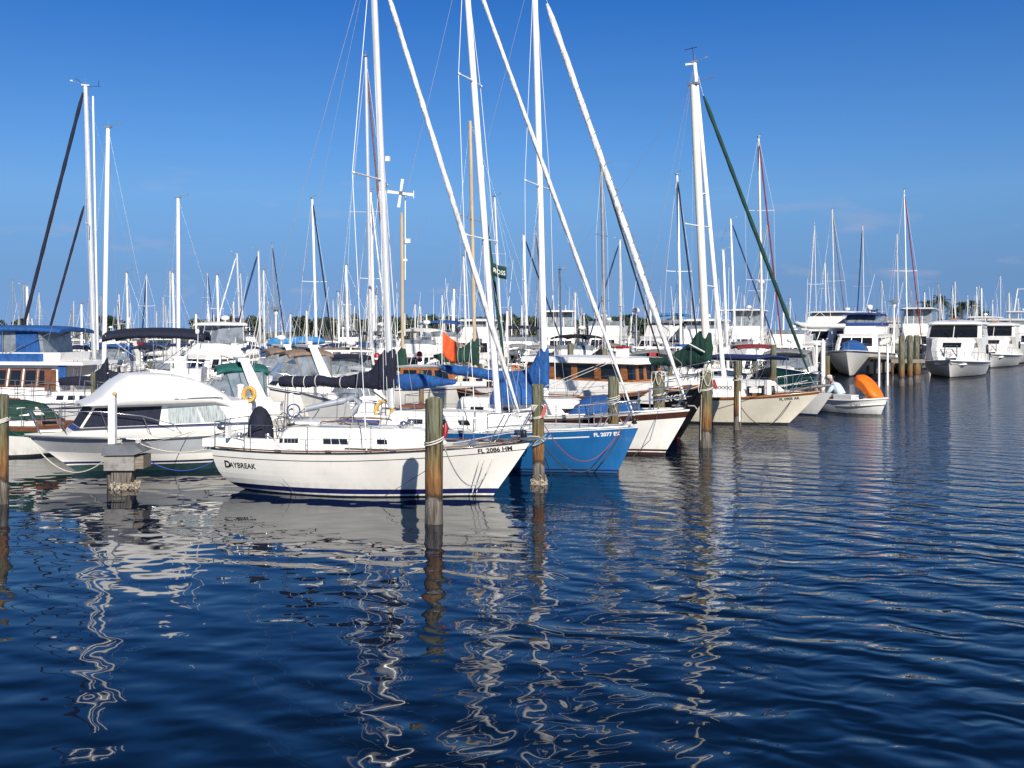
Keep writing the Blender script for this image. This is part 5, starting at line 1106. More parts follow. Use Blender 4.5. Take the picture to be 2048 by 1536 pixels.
# ================================================================ right side: trawler with blue bimini, dinghy yacht, big white cruiser
B, h = power('white trawler with blue bimini and blue cover on its foredeck, bow towards the water', (1742, 101), (1692, 85), 'fly', 5.9, (1.7, 1.9, 2.35), ant=0, fl=3.4, uw=.72, zt=zat(624, 94), cv=CDB if 0 else canvas('bright_navy_canvas', (.012, .045, .20)), vin=CLR, k=1.45, dome=False)
r = B.root; bl = MT['bright_navy_canvas']; wc = House([(B.zz - .10, .12 * B.L, .51 * B.L, 1.86, 1.48), (B.zz + .18, .12 * B.L, .50 * B.L, 1.88, 1.50)], .14); wc.mesh(cam=-.05).build('weather_cloth', bl, r)
mb = MB(); rs = []
for x, w_, z in ((.66, 1.1, .35), (.70, 1.2, .9), (.78, 1.1, 1.0), (.86, .9, .75), (.90, .6, .4)):
    zz = h.sheer(x); rs.append([(x * B.L, w_ * math.cos(a), zz + z * math.sin(a)) for a in [math.pi * k / 10 for k in range(11)]])
mb.rings(rs, 0).build('foredeck_cover', CBL, r)
MB().lathe((.32 * B.L, .5, zat(626, 94)), [(.10, 0), (.10, .3), (.26, .34), (.28, .62), (.24, .75), (.05, .8)], 12).build('radar_dome', PLASTW, r)
B, h = power('large motor yacht carrying a grey inflatable on its upper deck, left of the trawler', (1725, 108), (1560, 92), 'fly', 6.0, (2.0, 2.2, 3.0), hard=True, vin=CLR, k=1.75, ant=2, zt=zat(624, 100))
D = 88; a = P(1640, 652, D); o = thing('inflatable_dinghy', 'grey inflatable dinghy stowed up beside the yacht bridge, left of the blue bimini', 'dinghy', a, R(172))
def dinghy(o, L, w_, r, m):
    pts = [(-L / 2, -w_ / 2, 0), (L * .2, -w_ / 2, 0), (L * .38, -w_ * .38, .08), (L * .5, 0, .16), (L * .38, w_ * .38, .08), (L * .2, w_ / 2, 0), (-L / 2, w_ / 2, 0)]
    MB().tube(pts, [r * .8, r, r, r, r, r, r * .8], 10).build('tube', m, o); MB().box((-L * .08, 0, -r * .5), (L * .8, w_ * .9, .06)).build('floor', PLASTW, o)
    MB().box((-L * .46, 0, 0), (.06, w_ * .9, r * 1.8)).build('transom', PLASTW, o); MB().box((-L * .1, 0, .02), (.25, w_ * .9, .05)).build('seat', TEAK, o)
dinghy(o, 3.9, 1.6, .24, mat('pale_grey_rubber', (.62, .62, .60), .5)); tubes('lifting_sling', [[(-1.2, 0, .1), (0, 0, 1.2)], [(1.3, 0, .2), (0, 0, 1.2)]], .02, MWH, o)
D = 29.5; a = P(668, 822, D); o = thing('inflatable_dinghy', 'blue-grey inflatable dinghy tipped on edge behind the cream sloop', 'dinghy', a, R(12)); o.rotation_euler = (R(-52), R(-12), R(8)); dinghy(o, 1.5, .62, .10, GRT)

def bigboat(label, stern, bow, hw=2.7):
    B = Boat('motor_cruiser', label, 'motorboat', stern, bow); r = B.root; L = B.L
    h = Hull(L, hw * 2, (1.15, 1.25, 1.55), rake=1.6, ctr=0, tr=0, dr=.6, full=.95, pm=.16, pb=1.05, tm=.40, fl=2.9)
    h.mesh([(.06, 0), (.14, 1)], [(.42, 1), (.36, 2), (.10, 1), (0, 3)]).build('hull', [DKB, WH, GRH, WH], r); h.deckmesh(.02).build('deck', DECK, r)
    for sg in (-1, 1): tubes('rub_rail', [h.rail(-.05, sg=sg, out=.03)], .06, WH, r)
    rail_bow(r, h, .45, .7, 7)
    c = House([(1.1, .36 * L, .90 * L, hw * .84, hw * .44), (1.75, .36 * L, .86 * L, hw * .82, hw * .54), (2.35, .36 * L, .80 * L, hw * .80, hw * .60), (3.0, .36 * L, .71 * L, hw * .78, hw * .62), (3.35, .36 * L, .64 * L, hw * .74, hw * .62)], .45); hs = c.mesh(cam=.05).build('trunk_cabin', CABW, r)
    wins(c, hs, [(.2, .8, .25, .85)], 2, 'f', GLS); wins(c, hs, [(.3, .75, .3, .85)], 0, 'f', GLS); wins(c, hs, [(.45, .9, .2, .8)], 2, 'sp', GLS)
    c2 = House([(1.1, .06 * L, .46 * L, hw * .9, hw * .9), (3.3, .06 * L, .66 * L, hw * .88, hw * .82), (4.42, .06 * L, .54 * L, hw * .84, hw * .80), (4.50, .04 * L, .57 * L, hw * .92, hw * .84), (4.72, .05 * L, .54 * L, hw * .86, hw * .74)], .38); h2 = c2.mesh(cam=.22).build('wheelhouse', CABW, r)
    wins(c2, h2, [(-.02, .49, .04, .96), (.51, 1.02, .04, .96)], 1, 'f', GLS, 'windscreen'); wins(c2, h2, [(.1, .45, .2, .9), (.5, .97, .1, .92)], 1, 'sp', GLS); wins(c2, h2, [(.1, .9, .1, .9)], 1, 'a', GLS)
    MB().box((.5 * L, 0, 4.98), (.4, .6, .14)).build('horn', VARN, r)
    for y in (-.3, .3): tubes('wiper', [[(.665 * L, y, 3.35), (.62 * L, y * 2.4, 3.75)]], .025, BPL, h2)
    tubes('anchor_windlass_guard', [[(.86 * L, -.5, 1.7), (.83 * L, -.45, 2.7), (.83 * L, .45, 2.7), (.86 * L, .5, 1.7)]], .05, STL, r)
    tubes('spare_line_coil', [[(.85 * L + .02 * i, .3 * math.cos(a), 2.2 + .3 * math.sin(a)) for i, a in enumerate([k2 * .5 for k2 in range(26)])]], .03, ROP, r)
    MB().box((L - .15, 0, 1.6), (.7, .35, .14)).build('bow_roller', STL, r); tubes('anchor', [[(L - .3, 0, 1.55), (L + .25, 0, 1.45)], [(L + .2, -.25, 1.15), (L + .28, 0, 1.4), (L + .2, .25, 1.15)]], .05, BPL, r)
    for sg in (-1, 1): hung_ring(r, (.62 * L, sg * hw * .98, 2.35), BPL, .26, .10)
    for sg in (-1, 1): tubes('antenna', [[(.2 * L, sg * hw * .5, 4.7), (.17 * L, sg * hw * .5, 7.2)]], [.025, .008], MWH, r, 4)
    return B, h
bigboat('big white cruiser with wide dark windscreen, bow towards the camera at the right', (1922, 97), (1897, 84))
bigboat('white cruiser moored behind the right side of the big dark-windscreen cruiser', (1999, 122), (1979, 107), 2.6)
B, h = power('fishing cruiser with pale tower at the right edge', (2052, 138), (2022, 116), 'fly', 5.2, (1.6, 1.8, 2.6), hard=True, k=1.6, ant=3)
tubes('tuna_tower', [[(4 + sg * .8, y, 6), (4 + sg * .4, y * .6, 9.5)] for sg in (-1, 1) for y in (-1.2, 1.2)] + [[(3.4, -.9, 9.4), (4.6, -.9, 9.4), (4.6, .9, 9.4), (3.4, .9, 9.4), (3.4, -.9, 9.4)]], .04, MWH, B.root)
power('white cruiser with red bottom cut off by the right edge', (2100, 132), (2062, 122), 'exp', 4.4, (1.5, 1.6, 2.3), cv=CWH, k=1.5)

# ================================================================ skiff with the boatman
def skiff():
    B = Boat('skiff', 'small white open skiff with a man aboard, off the end of the beige sloop', 'motorboat', (1640, 51.5), (1774, 48.0)); r = B.root; L = B.L
    h = Hull(L, 2.0, (.70, .62, .80), rake=.35, ctr=0, tr=0, dr=.25, full=.9, pm=.16, pb=.45, tm=.5, fl=4)
    h.mesh([(.02, 0), (.10, 1)], [(.14, 1), (.06, 1), (0, 1)]).build('hull', [GRT if 0 else DKB, WH], r)
    h.deckmesh(.28, inset=.06, cam=0).build('cockpit_sole', DECK, r)
    for sg in (-1, 1): tubes('gunwale', [h.rail(0, sg=sg)], .045, PLASTW, r)
    for x in (.22, .62): MB().box((x * L, 0, .50), (.28, 1.4, .08)).build('bench_seat', PLASTW, r)
    MB().box((.50 * L, -.45, .66), (1.1, .5, .44)).build('cool_box', PLASTW, r)
    for sg in (-1,1): tubes('grab_rail', [[(L * .7, sg * .7, .55), (L * .7, sg * .7, .85), (L * .82, sg * .6, .85)]], .02, STL, r)
    MB().box((-.15, 0, .62), (.32, .34, .46)).box((-.2, 0, .1), (.16, .12, 1.0)).build('outboard_motor', BPL, r)
    MB().tube([(.3, .2, .5), (.9, .3, .58), (1.2, .3, .5)], [.12, .16, .1], 8).build('gear_bag', CDB, r)
    MB().sphere((.15, -.5, .62), .17, 8).build('fender', PLASTW, r)
    hull_text(r, h, 'FL 3421', L * .66, .30, .11, RED)
    return B, h
KF, KFH = skiff()
# man in a light blue shirt, bent over on the bench
def person(label, loc, rz):
    o = thing('person', label, 'person', loc, rz)
    # joints: seated, leaning forward (+x) with arms reaching down to the gear
    J = [('pel', (0, 0, .10), .15), ('waist', (.06, 0, .26), .145), ('chest', (.20, 0, .46), .165), ('neck', (.31, 0, .60), .062), ('head0', (.37, 0, .67), .085), ('head1', (.43, 0, .76), .095), ('head2', (.45, 0, .83), .06)]
    idx = {n: i for i, (n, _, _) in enumerate(J)}; vs = [Vector(p) for _, p, _ in J]; rd = [q for _, _, q in J]; ed = [(0, 1), (1, 2), (2, 3), (3, 4), (4, 5), (5, 6)]
    def ch(root, pts):
        p = root
        for co, q in pts: vs.append(Vector(co)); rd.append(q); ed.append((p, len(vs) - 1)); p = len(vs) - 1
        return p
    for s in (-1, 1):
        ch(0, [((.05, s * .12, .07), .115), ((.26, s * .15, .08), .095), ((.44, s * .16, .06), .07), ((.42, s * .16, -.14), .058), ((.38, s * .16, -.34), .042), ((.42, s * .16, -.38), .045), ((.54, s * .17, -.39), .035)])
        w_ = ch(2, [((.22, s * .19, .50), .072), ((.30, s * .25, .34), .052), ((.42, s * .24, .22), .042), ((.54, s * .20, .17), .030), ((.59, s * .19, .155), .032)])
        for f in range(4): y = s * (.19 - .022 * (f - 1.5) * 1); ch(w_, [((.63, y, .150 - .004 * f), .0095), ((.668 - .004 * abs(f - 1), y, .135), .0085), ((.685, y, .110), .007)])
        ch(w_, [((.60, s * .155, .15), .011), ((.635, s * .135, .130), .009)])
    me = bpy.data.meshes.new('body'); me.from_pydata(vs, ed, []); b = bpy.data.objects.new('body', me); col.objects.link(b); b.parent = o
    sm_ = b.modifiers.new('skin', 'SKIN'); lay = me.skin_vertices.new(name='') if not me.skin_vertices else me.skin_vertices[0]
    for i, q in enumerate(rd): lay.data[i].radius = (q, q)
    lay.data[0].use_root = True; ss = b.modifiers.new('sub', 'SUBSURF'); ss.levels = 2; ss.render_levels = 2
    me.materials.append(mat('skin', (.42, .22, .14), .55, var=.15))
    # shirt, trousers, cap
    SH = canvas('pale_blue_shirt', (.50, .62, .72)); TR = canvas('khaki_trousers', (.22, .18, .12))
    def ell(c, a, b_, n=14): return [(c[0] + a * math.cos(q) * .95, c[1] + b_ * math.sin(q), c[2] - a * math.cos(q) * .35) for q in [2 * math.pi * k / n for k in range(n)]]
    mb = MB(); mb.rings([ell((.0, 0, .16), .19, .205), ell((.07, 0, .28), .185, .20), ell((.16, 0, .40), .195, .225), ell((.23, 0, .50), .185, .235), ell((.28, 0, .565), .13, .17), ell((.31, 0, .60), .075, .08)], 0, False)
    for s in (-1, 1): mb.tube([(.21, s * .17, .51), (.25, s * .235, .42), (.31, s * .265, .33), (.40, s * .25, .235)], [.10, .092, .085, .07], 10, caps=False)
    mb.build('shirt', SH, o)
    mb = MB(); mb.rings([ell((.0, 0, .20), .17, .19), ell((.02, 0, .06), .185, .205), ell((.04, 0, -.02), .12, .17)], 0)
    for s in (-1, 1): mb.tube([(.03, s * .12, .07), (.26, s * .15, .08), (.45, s * .16, .06), (.43, s * .16, -.14), (.39, s * .16, -.32)], [.13, .115, .09, .078, .068], 10)
    mb.build('trousers', TR, o)
    mb = MB(); mb.sphere((.445, 0, .775), .103, 10, sc_=(1.05, .95, 1)); mb.build('hair', mat('grey_hair', (.10, .09, .08), .8), o)
    mb = MB(); mb.sphere((.45, 0, .80), .112, 12, sc_=(1.05, .98, .8)); mb.tube([(.52, -.06, .76), (.62, 0, .73), (.52, .06, .76)], .018, 6); mb.build('cap', PVC, o)
    MB().sphere((.535, 0, .735), .022, 6, sc_=(1, .6, 1)).build('nose', MT['skin'], o)
    for s in (-1, 1): MB().sphere((.43, s * .097, .75), .024, 6, sc_=(.8, .4, 1.1)).build('ear', MT['skin'], o)
    return o
pm = person('man in pale blue shirt and white cap sitting bent forward in the small skiff', KF.world((KF.L * .36, -.15, .64)), KF.rz + R(200)); pm.scale = (1.3,) * 3
# orange hull-shaped float lying across the skiff
a = KF.world((KF.L * .72, .25, .40)); o = thing('orange_float', 'big orange curved float resting in the bow of the small skiff', 'float', a, KF.rz)
D = 49; s = D / F; prof = [(1708, 776), (1702, 766), (1702, 757), (1707, 751), (1714, 750), (1725, 755), (1738, 765), (1750, 779), (1757, 788), (1763, 799), (1738, 799), (1732, 790), (1722, 782)]
poly = [((x - 1736) * s, zat(y, D) - .40) for x, y in prof]; poly = [(x, z) for x, z in poly]
mb = MB(); n = len(poly); cx = sum(p[0] for p in poly) / n; cz_ = sum(p[1] for p in poly) / n
rs = [[(cx + (p[0] - cx) * q, y, cz_ + (p[1] - cz_) * q) for p in poly] for y, q in ((-.42, .55), (-.34, .86), (-.18, 1), (.18, 1), (.34, .86), (.42, .55))]
mb.rings(rs).build('shell', ORG, o); MB().tube([(.14, -.30, .12), (.14, -.42, .12)], .10, 10).build('scupper_ring', BPL, o)

# red awning, life rings, fenders
a = P(1507, 692, 62); o = thing('awning', 'dark red arched awning above the navy awning', 'awning', (a.x, a.y, 0)); bimini(o, -1.15, 1.15, 1.0, zat(688, 62), CRD, drop=.18, base=1.1)
def ring(label, px, py, D, m, R_=.27): a = P(px, py, D); o = thing('life_ring', label, 'life ring', a); hung_ring(o, (0, 0, 0), m, R_, .075); tubes('grab_line', [[(R_ * 1.12 * math.cos(q), -.08, R_ * 1.33 * math.sin(q)) for q in [k * .4 for k in range(16)]]], .012, ROP, o)
ring('yellow life ring on the white post left of the navy boom', 498, 789, 34.6, YEL, .19); ring('yellow life ring behind the foot of the cream sloop mast', 768, 822, 33.5, YEL)
for l, px, py in (('red life jacket bundle hung beside the navy sail stack', 754, 716), ('red fender beside the green cover, right of the navy sail stack', 839, 713)):
    a = P(px, py, 40); o = thing('fender', l, 'fender', a); MB().lathe((0, 0, -.22), [(.05, 0), (.11, .05), (.12, .35), (.05, .42)], 10).build('cylinder', RED, o); MB().lathe((0, 0, -.06), [(.125, 0), (.125, .07)], 10).build('band', PVC, o); tubes('lanyard', [[(0, 0, .2), (0, 0, .5)]], .01, ROP, o)
a = P(1305, 700, 62); o = thing('rack', 'red frame rack on the dock right of the wheelhouse roof', 'rack', (a.x, a.y, 1.1)); 
for q in (-.28, .28): MB().box((q, 0, .75), (.14, .14, 1.5)).build('upright', RED, o)
MB().box((0, 0, 1.42), (.70, .14, .22)).build('crossbar', RED, o)
a = P(595, 683, 72); o = thing('covered_boom', 'light blue covered boom high over the tan canvas boats', 'sail cover', a); 
cover(o, [(-2.1, -.1, -.28), (-1.9, .25, -.32), (-.8, .32, -.3), (.8, .35, -.25), (1.6, .3, -.2), (1.9, .1, -.15)], CLB, .3, 'cover')
tubes('gallows', [[(-1.5, 0, -4), (-1.5, 0, 0)], [(1.5, 0, -4), (1.5, 0, 0)]], .04, MWH, o)
# ================================================================ the forest of masts: every one a boat of its own
# (head px, head y, foot px, colour of sail cover, furled sail colour or None, side the bow points to, what singles it out)
NC = dict(w=('white', CWH), b=('blue', CBL), n=('navy', CNV), g=('green', CGR), t=('tan', CTN), r=('maroon', CRD), y=('grey', CGY), l=('light blue', CLB), d=('dark blue', CDB), k=('black', CBK))
FAR = [
 (25, 560, 26, 'b', 0, 1, 'grey mast at the left margin', MGR), (54, 574, 58, 'w', 0, -1, 'mast rising above the trawler canvas', MWH), (80, 602, 79, 'n', 0, 1, 'short mast just right of the dark headsails', MWH), (163, 608, 166, 'w', 0, 1, 'low mast just left of the twin-headsail mast', MWH), (203, 590, 201, 'y', 0, 1, 'thin mast squeezed beside the bright plain mast', MGR),
 (238, 588, 240, 'w', 0, -1, 'mast right of the bright plain mast', MWH), (253, 545, 260, 'b', 0, 1, 'mast with crossed rigging above the left end of the long bimini', MWH), (293, 548, 294, 'y', 'd', -1, 'grey mast with dark headsail above the long bimini', ALU), (313, 622, 314, 'w', 0, 1, 'short mast above the middle of the long bimini', MWH), (340, 541, 341, 'n', 0, -1, 'left of two close masts above the bimini', MWH), (345, 545, 352, 'w', 0, 1, 'right of two close masts above the bimini', MWH),
 (392, 628, 393, 'w', 0, 1, 'short mast near the right end of the long bimini', MWH), (415, 545, 417, 'b', 'd', 1, 'thin grey mast with dark headsail right of the bimini', ALU), (434, 550, 441, 'w', 0, 1, 'bright mast right of the bimini', MWH), (427, 628, 430, 'w', 0, -1, 'low mast before the first palm', MWH),
 (474, 508, 481, 'w', 'w', -1, 'tall thin mast left of the near white post', ALU), (481, 547, 488, 'n', 0, 1, 'white mast crossing a taller one above the life ring', MWH), (463, 602, 470, 'w', 'w', -1, 'leaning mast left of the life ring', MWH), (517, 503, 520, 'b', 'd', -1, 'mast with dark blue headsail slanting left, above the tan canvas', ALU), (527, 540, 531, 'w', 0, 1, 'white mast above the tan canvas', MWH), (541, 486, 551, 'y', 'd', 1, 'tall grey lattice mast with blue headsails slanting right', MGR),
 (561, 600, 566, 'w', 0, 1, 'thin mast right of the disc lamp', MWH), (581, 628, 582, 'w', 0, 1, 'short mast over the light blue boom cover', MWH), (613, 621, 616, 'w', 0, 1, 'mast before the lone palm', MWH), (623, 393, 637, 'w', 'n', 1, 'tall bright mast right of the light blue boom cover', MWH), (666, 598, 668, 'w', 0, -1, 'low mast left of the second disc lamp', MWH), (676, 584, 680, 'w', 0, 1, 'white mast right of the second disc lamp', MWH), (692, 530, 700, 'w', 0, 1, 'bright mast with side stays left of the navy stack', MWH),
 (752, 590, 754, 'w', 0, 1, 'low mast left of the cream sloop mast', MWH), (742, 607, 744, 'b', 0, -1, 'low mast with blue cover left of the cream sloop mast', MWH), (768, 620, 770, 'w', 0, 1, 'low mast touching the cream sloop mast', MWH), (830, 608, 832, 'w', 0, 1, 'thin mast right of the wind generator mast', MWH), (838, 612, 842, 'w', 'w', 1, 'mast with white headsail right of the wind generator mast', MWH), (853, 628, 855, 'n', 0, 1, 'short mast left of the orange flag', MWH),
 (884, 590, 886, 'b', 0, 1, 'thin mast over the orange flag', MWH), (888, 625, 890, 'w', 0, -1, 'short thin mast behind the orange flag', MWH), (908, 577, 909, 'w', 0, 1, 'mast right of the orange flag', MWH), (904, 600, 905, 'w', 0, 1, 'lower mast right of the orange flag', MWH), (927, 512, 936, 'w', 0, 1, 'white mast just left of the varnished mainmast', MWH), (989, 391, 1010, 'w', 0, 1, 'tall white mast behind the lettered pennant', MWH), (1014, 622, 1016, 'w', 0, 1, 'low mast right of the pennant boat', MWH), (1022, 612, 1024, 'n', 0, -1, 'second low mast right of the pennant boat', MWH),
 (1035, 610, 1046, 'w', 'w', -1, 'slanting white mast left of the royal blue stack', MWH), (1047, 470, 1057, 'b', 'n', 1, 'tall white mast with blue cover left of the royal blue stack', MWH), (1067, 460, 1076, 'w', 'd', 1, 'dark thin mast touching the brown-striped sloop mast', MGR), (1119, 540, 1125, 'n', 0, 1, 'white mast right of the royal blue stack', MWH), (1131, 610, 1133, 'w', 0, 1, 'low mast over the white pilothouse yacht', MWH), (1104, 590, 1108, 'w', 'w', 1, 'thin mast crossed by a white headsail, right of the royal blue stack', MWH), (1150, 585, 1152, 'w', 0, 1, 'thin mast left of the cream flybridge yacht', MWH), (1168, 625, 1168, 'y', 0, 1, 'short mast by the cream flybridge yacht', MWH),
 (1203, 331, 1216, 'k', 'k', 1, 'tall dark grey mast with three pairs of spreaders', MGR), (1240, 481, 1242, 'd', 'd', -1, 'white mast with dark headsail beside the spiral-wrapped headsail', MWH), (1262, 632, 1262, 'w', 0, 1, 'short mast left of the white radome', MWH), (1301, 618, 1302, 'w', 0, 1, 'thin mast before the spiral-wrapped headsail foot', MWH), (1354, 344, 1367, 'w', 'n', 1, 'tall white mast with dark furled headsail left of the cream mast', MWH),
 (1430, 588, 1432, 'w', 0, 1, 'thin mast between the two tall pale masts', MWH), (1446, 500, 1457, 'w', 0, 1, 'white mast right of the second tall pale mast', MWH), (1461, 438, 1474, 'b', 'd', 1, 'mast with dark blue headsail left of the long green headsail', MWH), (1488, 590, 1489, 'w', 0, 1, 'low mast left of the maroon headsail', MWH), (1500, 618, 1502, 'w', 'w', 1, 'low mast under the long green headsail', MWH),
 (1536, 455, 1489, 'w', 0, -1, 'raked white mast leaning right, beside the maroon headsail', MWH), (1567, 610, 1567, 'w', 0, 1, 'thin mast left of the long green headsail foot', MWH), (1580, 595, 1580, 'w', 0, 1, 'whip-thin mast right of the green headsail', MWH),
 (1627, 443, 1635, 'w', 'w', -1, 'left of the three tall masts over the dinghy yacht', MWH), (1650, 524, 1653, 'w', 0, 1, 'shortest of the three tall masts over the dinghy yacht', MWH), (1659, 420, 1669, 'w', 't', 1, 'tallest of the three masts over the dinghy yacht', MWH), (1725, 452, 1728, 'n', 'd', -1, 'grey mast with navy headsail over the blue bimini', ALU), (1763, 560, 1765, 'w', 0, 1, 'thin mast left of the twin tall masts', MWH), (1789, 468, 1797, 'w', 0, 1, 'shorter of the twin tall masts above the three pilings', MWH), (1806, 376, 1818, 'w', 'r', 1, 'tallest mast at the right with thin maroon headsail', MWH),
 (1833, 590, 1834, 'w', 0, 1, 'thin faint mast right of the twin tall masts', MWH), (1849, 584, 1850, 'w', 0, 1, 'thin mast left of the big cruiser roof', MWH), (1877, 567, 1878, 'y', 0, 1, 'grey mast before the right-hand palms', MGR), (1904, 570, 1905, 'w', 'w', 1, 'thin pale mast above the big cruiser', MWH), (1910, 563, 1912, 'n', 0, 1, 'white mast above the big cruiser', MWH), (1935, 590, 1936, 'w', 0, 1, 'whip-thin mast left of the boat shed', MWH), (1953, 573, 1955, 'w', 0, 1, 'left of a pair of masts above the boat shed', MWH), (1963, 576, 1964, 'b', 0, 1, 'right of a pair of masts above the boat shed', MWH), (1985, 600, 1986, 'w', 0, 1, 'thin mast above the shed roof', MWH), (2001, 552, 2001, 'w', 0, 1, 'tall faint mast over the shed', ALU), (2018, 585, 2018, 'w', 0, 1, 'mast beside the pale tower', MWH), (2036, 596, 2036, 'w', 0, 1, 'thin mast at the right edge', MWH),
]
n3 = [(1517, 268, 1530, 'w', 'r', 1, 'tall white mast with near-vertical maroon headsail right of the green one', MWH, 74, .12), (697, 124, 737, 'w', 'r', 1, 'tall grey-white mast with a rust-coloured headsail left of the cream sloop mast', ALU, 60, .13), (729, 379, 752, 'n', 'w', 1, 'white mast with white headsail left of the cream sloop mast', MWH, 72, .13)]
def far(xt, yt, xb, cv, jb, dr, hint, mm, D=None, mr=None, side=False):
    hz = 660 - yt; D0 = 9.6 * F / hz * (1.35 if xb > 1560 else 1); D = D or min(max(D0 * rnd.uniform(.9, 1.1), 64 if xb < 1560 else 98), 205)
    Hm = zat(yt, D); L = max(min(.72 * Hm, 13), 6.5); cvn, cm = NC[cv]; lp = L * F / D; al = rnd.uniform(.1, .5) if side else rnd.choice([-1, 1]) * rnd.uniform(.85, 1.4)
    if jb and not side: al = math.acos(min(1, 34 * abs(hz) / 330 / (.4 * lp) * rnd.uniform(.8, 1.3))) * rnd.choice([1, 1, -1])
    if dr > 0: st, bw = (xb - lp * .6 * math.cos(al), D + .6 * L * math.sin(al)), (xb + lp * .4 * math.cos(al), D - .4 * L * math.sin(al))
    else: st, bw = (xb + lp * .6 * math.cos(al), D + .6 * L * math.sin(al)), (xb - lp * .4 * math.cos(al), D - .4 * L * math.sin(al))
    lab = f'distant sailboat, {hint}'
    B = Boat('sailing_boat', lab, 'sailboat', st, bw, 'distant sailing boats at the far docks'); r = B.root; L = B.L
    h = Hull(L, L * .31, (1.0, 1.0, 1.4), rake=.1 * L, full=.66); h.mesh([(.03, 0), (.15, 2)], [(.2, 1), (.05, 1), (0, 2)], n=12).build('hull', [DKB, WH if rnd.random() < .8 else rnd.choice([BLU, NVS, CRM]), NVS], r); h.deckmesh(n=8).build('deck', DECK, r)
    c = House([(.95, .25 * L, .72 * L, L * .11, L * .06), (1.5, .27 * L, .67 * L, L * .10, L * .05)], .08); cb = c.mesh().build('coachroof', CABW, r); wins(c, cb, [(.1, .3, .4, .75), (.42, .62, .4, .75)])
    b = Vector((.6 * L, 0, 1.2)); e = B.cp(xt, yt)
    t = Vector((b.x + max(-1.2, min(1.2, (e.x - b.x))), 0, Hm)) if True else Vector((b.x, 0, Hm))
    if mm is MWH: mm = rnd.choice([MWH, MWH, MCR, ALU])
    if side: t = Vector((max(b.x - 1.2, min(b.x + 1.2, e.x)), 0, Hm))
    if xt - xb > 30: t = Vector((e.x, 0, Hm))
    sp = [(Hm * q, L * .085) for q in ((.55,) if rnd.random() < .5 else (.42, .70))]
    mast(r, b, t, mr or max(.075, .00042 * D * rnd.uniform(1.1, 1.9)), mm, sp, .05, e=.8, n=8)
    rigging(r, t, h, b.x, sp, .05, r=max(.0085, .00010 * D), m=WIR, inner=D < 110)
    tubes('boom', [[(.14 * L, 0, 2.1), (.59 * L, 0, 2.15)]], .06, mm, r, 6)
    cover(r, [(.14 * L, 2.2, 2.08), (.3 * L, 2.38, 2.08), (.5 * L, 2.5, 2.05), (.57 * L, 2.95, 2.0), (.61 * L, 3.0, 2.0)], cm, .15)
    if jb: jib(r, (L - .15, 0, 1.7), t.lerp(Vector((L - .15, 0, 1.5)), .04), .055 if D < 110 else .075, NC[jb][1])
    pulpit(r, h, 1.2, .6, STL, .02)
    if D < 95:      # near enough to show their cockpit canvas and gear
        hw = L * .15; c3 = rnd.choice([CBL, CNV, CGR, CTN, CWH, CGY, CDB, CRD])
        if rnd.random() < .75: bimini(r, .04 * L, .24 * L, hw * .85, 3.1, c3, drop=.2, base=1.2)
        if rnd.random() < .8: bimini(r, .27 * L, .38 * L, hw * .75, 2.1, rnd.choice([c3, CWH]), drop=.4, th=.3, name='spray_hood')
        lifelines(r, h, .15 * L, .85 * L, 5, .6); pushpit(r, h, .8, .6)
        for sg in (-1, 1):
            for t_ in (.3, .55): p = h.rail(0, t0=t_, t1=t_, sg=sg, out=.12, n=1)[0]; MB().lathe((p[0], p[1], p[2] - .55), [(.03, 0), (.10, .06), (.10, .4), (.03, .46)], 8).build('fender', rnd.choice([PVC, CDB]), r)
        for k_ in range(2): tubes('halyard', [[b + Vector((.1 - .2 * k_, -.12, 0)), t + Vector((0, 0, -.1))]], .008, WIW, r, 4)
        if rnd.random() < .4: hung_ring(r, (.03 * L, -hw * .7, 1.6), rnd.choice([YEL, ORG, PVC]), .22, .07)
NEAR_ = {1203: (60, .11, 1), 1354: (66, .11, 0), 989: (70, .10, 0), 1047: (74, .10, 1), 623: (74, .12, 0), 253: (72, .09, 1), 293: (80, .07, 0), 345: (76, .09, 1), 434: (70, .09, 1), 474: (78, .08, 1), 517: (66, .08, 1), 527: (84, .08, 1), 692: (60, .08, 1),
         676: (78, .08, 1), 752: (70, .07, 1), 908: (82, .08, 1), 927: (72, .08, 1), 1119: (68, .08, 1), 1240: (72, .08, 1), 1446: (66, .09, 1), 1461: (80, .09, 1), 1430: (74, .07, 1), 830: (74, .07, 1), 613: (66, .07, 1), 54: (60, .08, 1), 163: (64, .08, 1), 1301: (70, .07, 1), 1150: (78, .07, 1), 1567: (86, .07, 1), 1014: (66, .07, 1), 392: (62, .07, 1), 581: (60, .07, 1)}
for f in FAR:
    if f[0] in NEAR_: far(*f, D=NEAR_[f[0]][0], mr=NEAR_[f[0]][1], side=NEAR_[f[0]][2] == 1)
    else: far(*f)
MT['rust_canvas'] = canvas('rust_canvas', (.26, .11, .07)); NC['r2'] = ('maroon', MT['rust_canvas'])
for f in n3: far(*(f[:4] + (('r2' if f[4] == 'r' and f[0] < 1000 else f[4]),) + f[5:]))
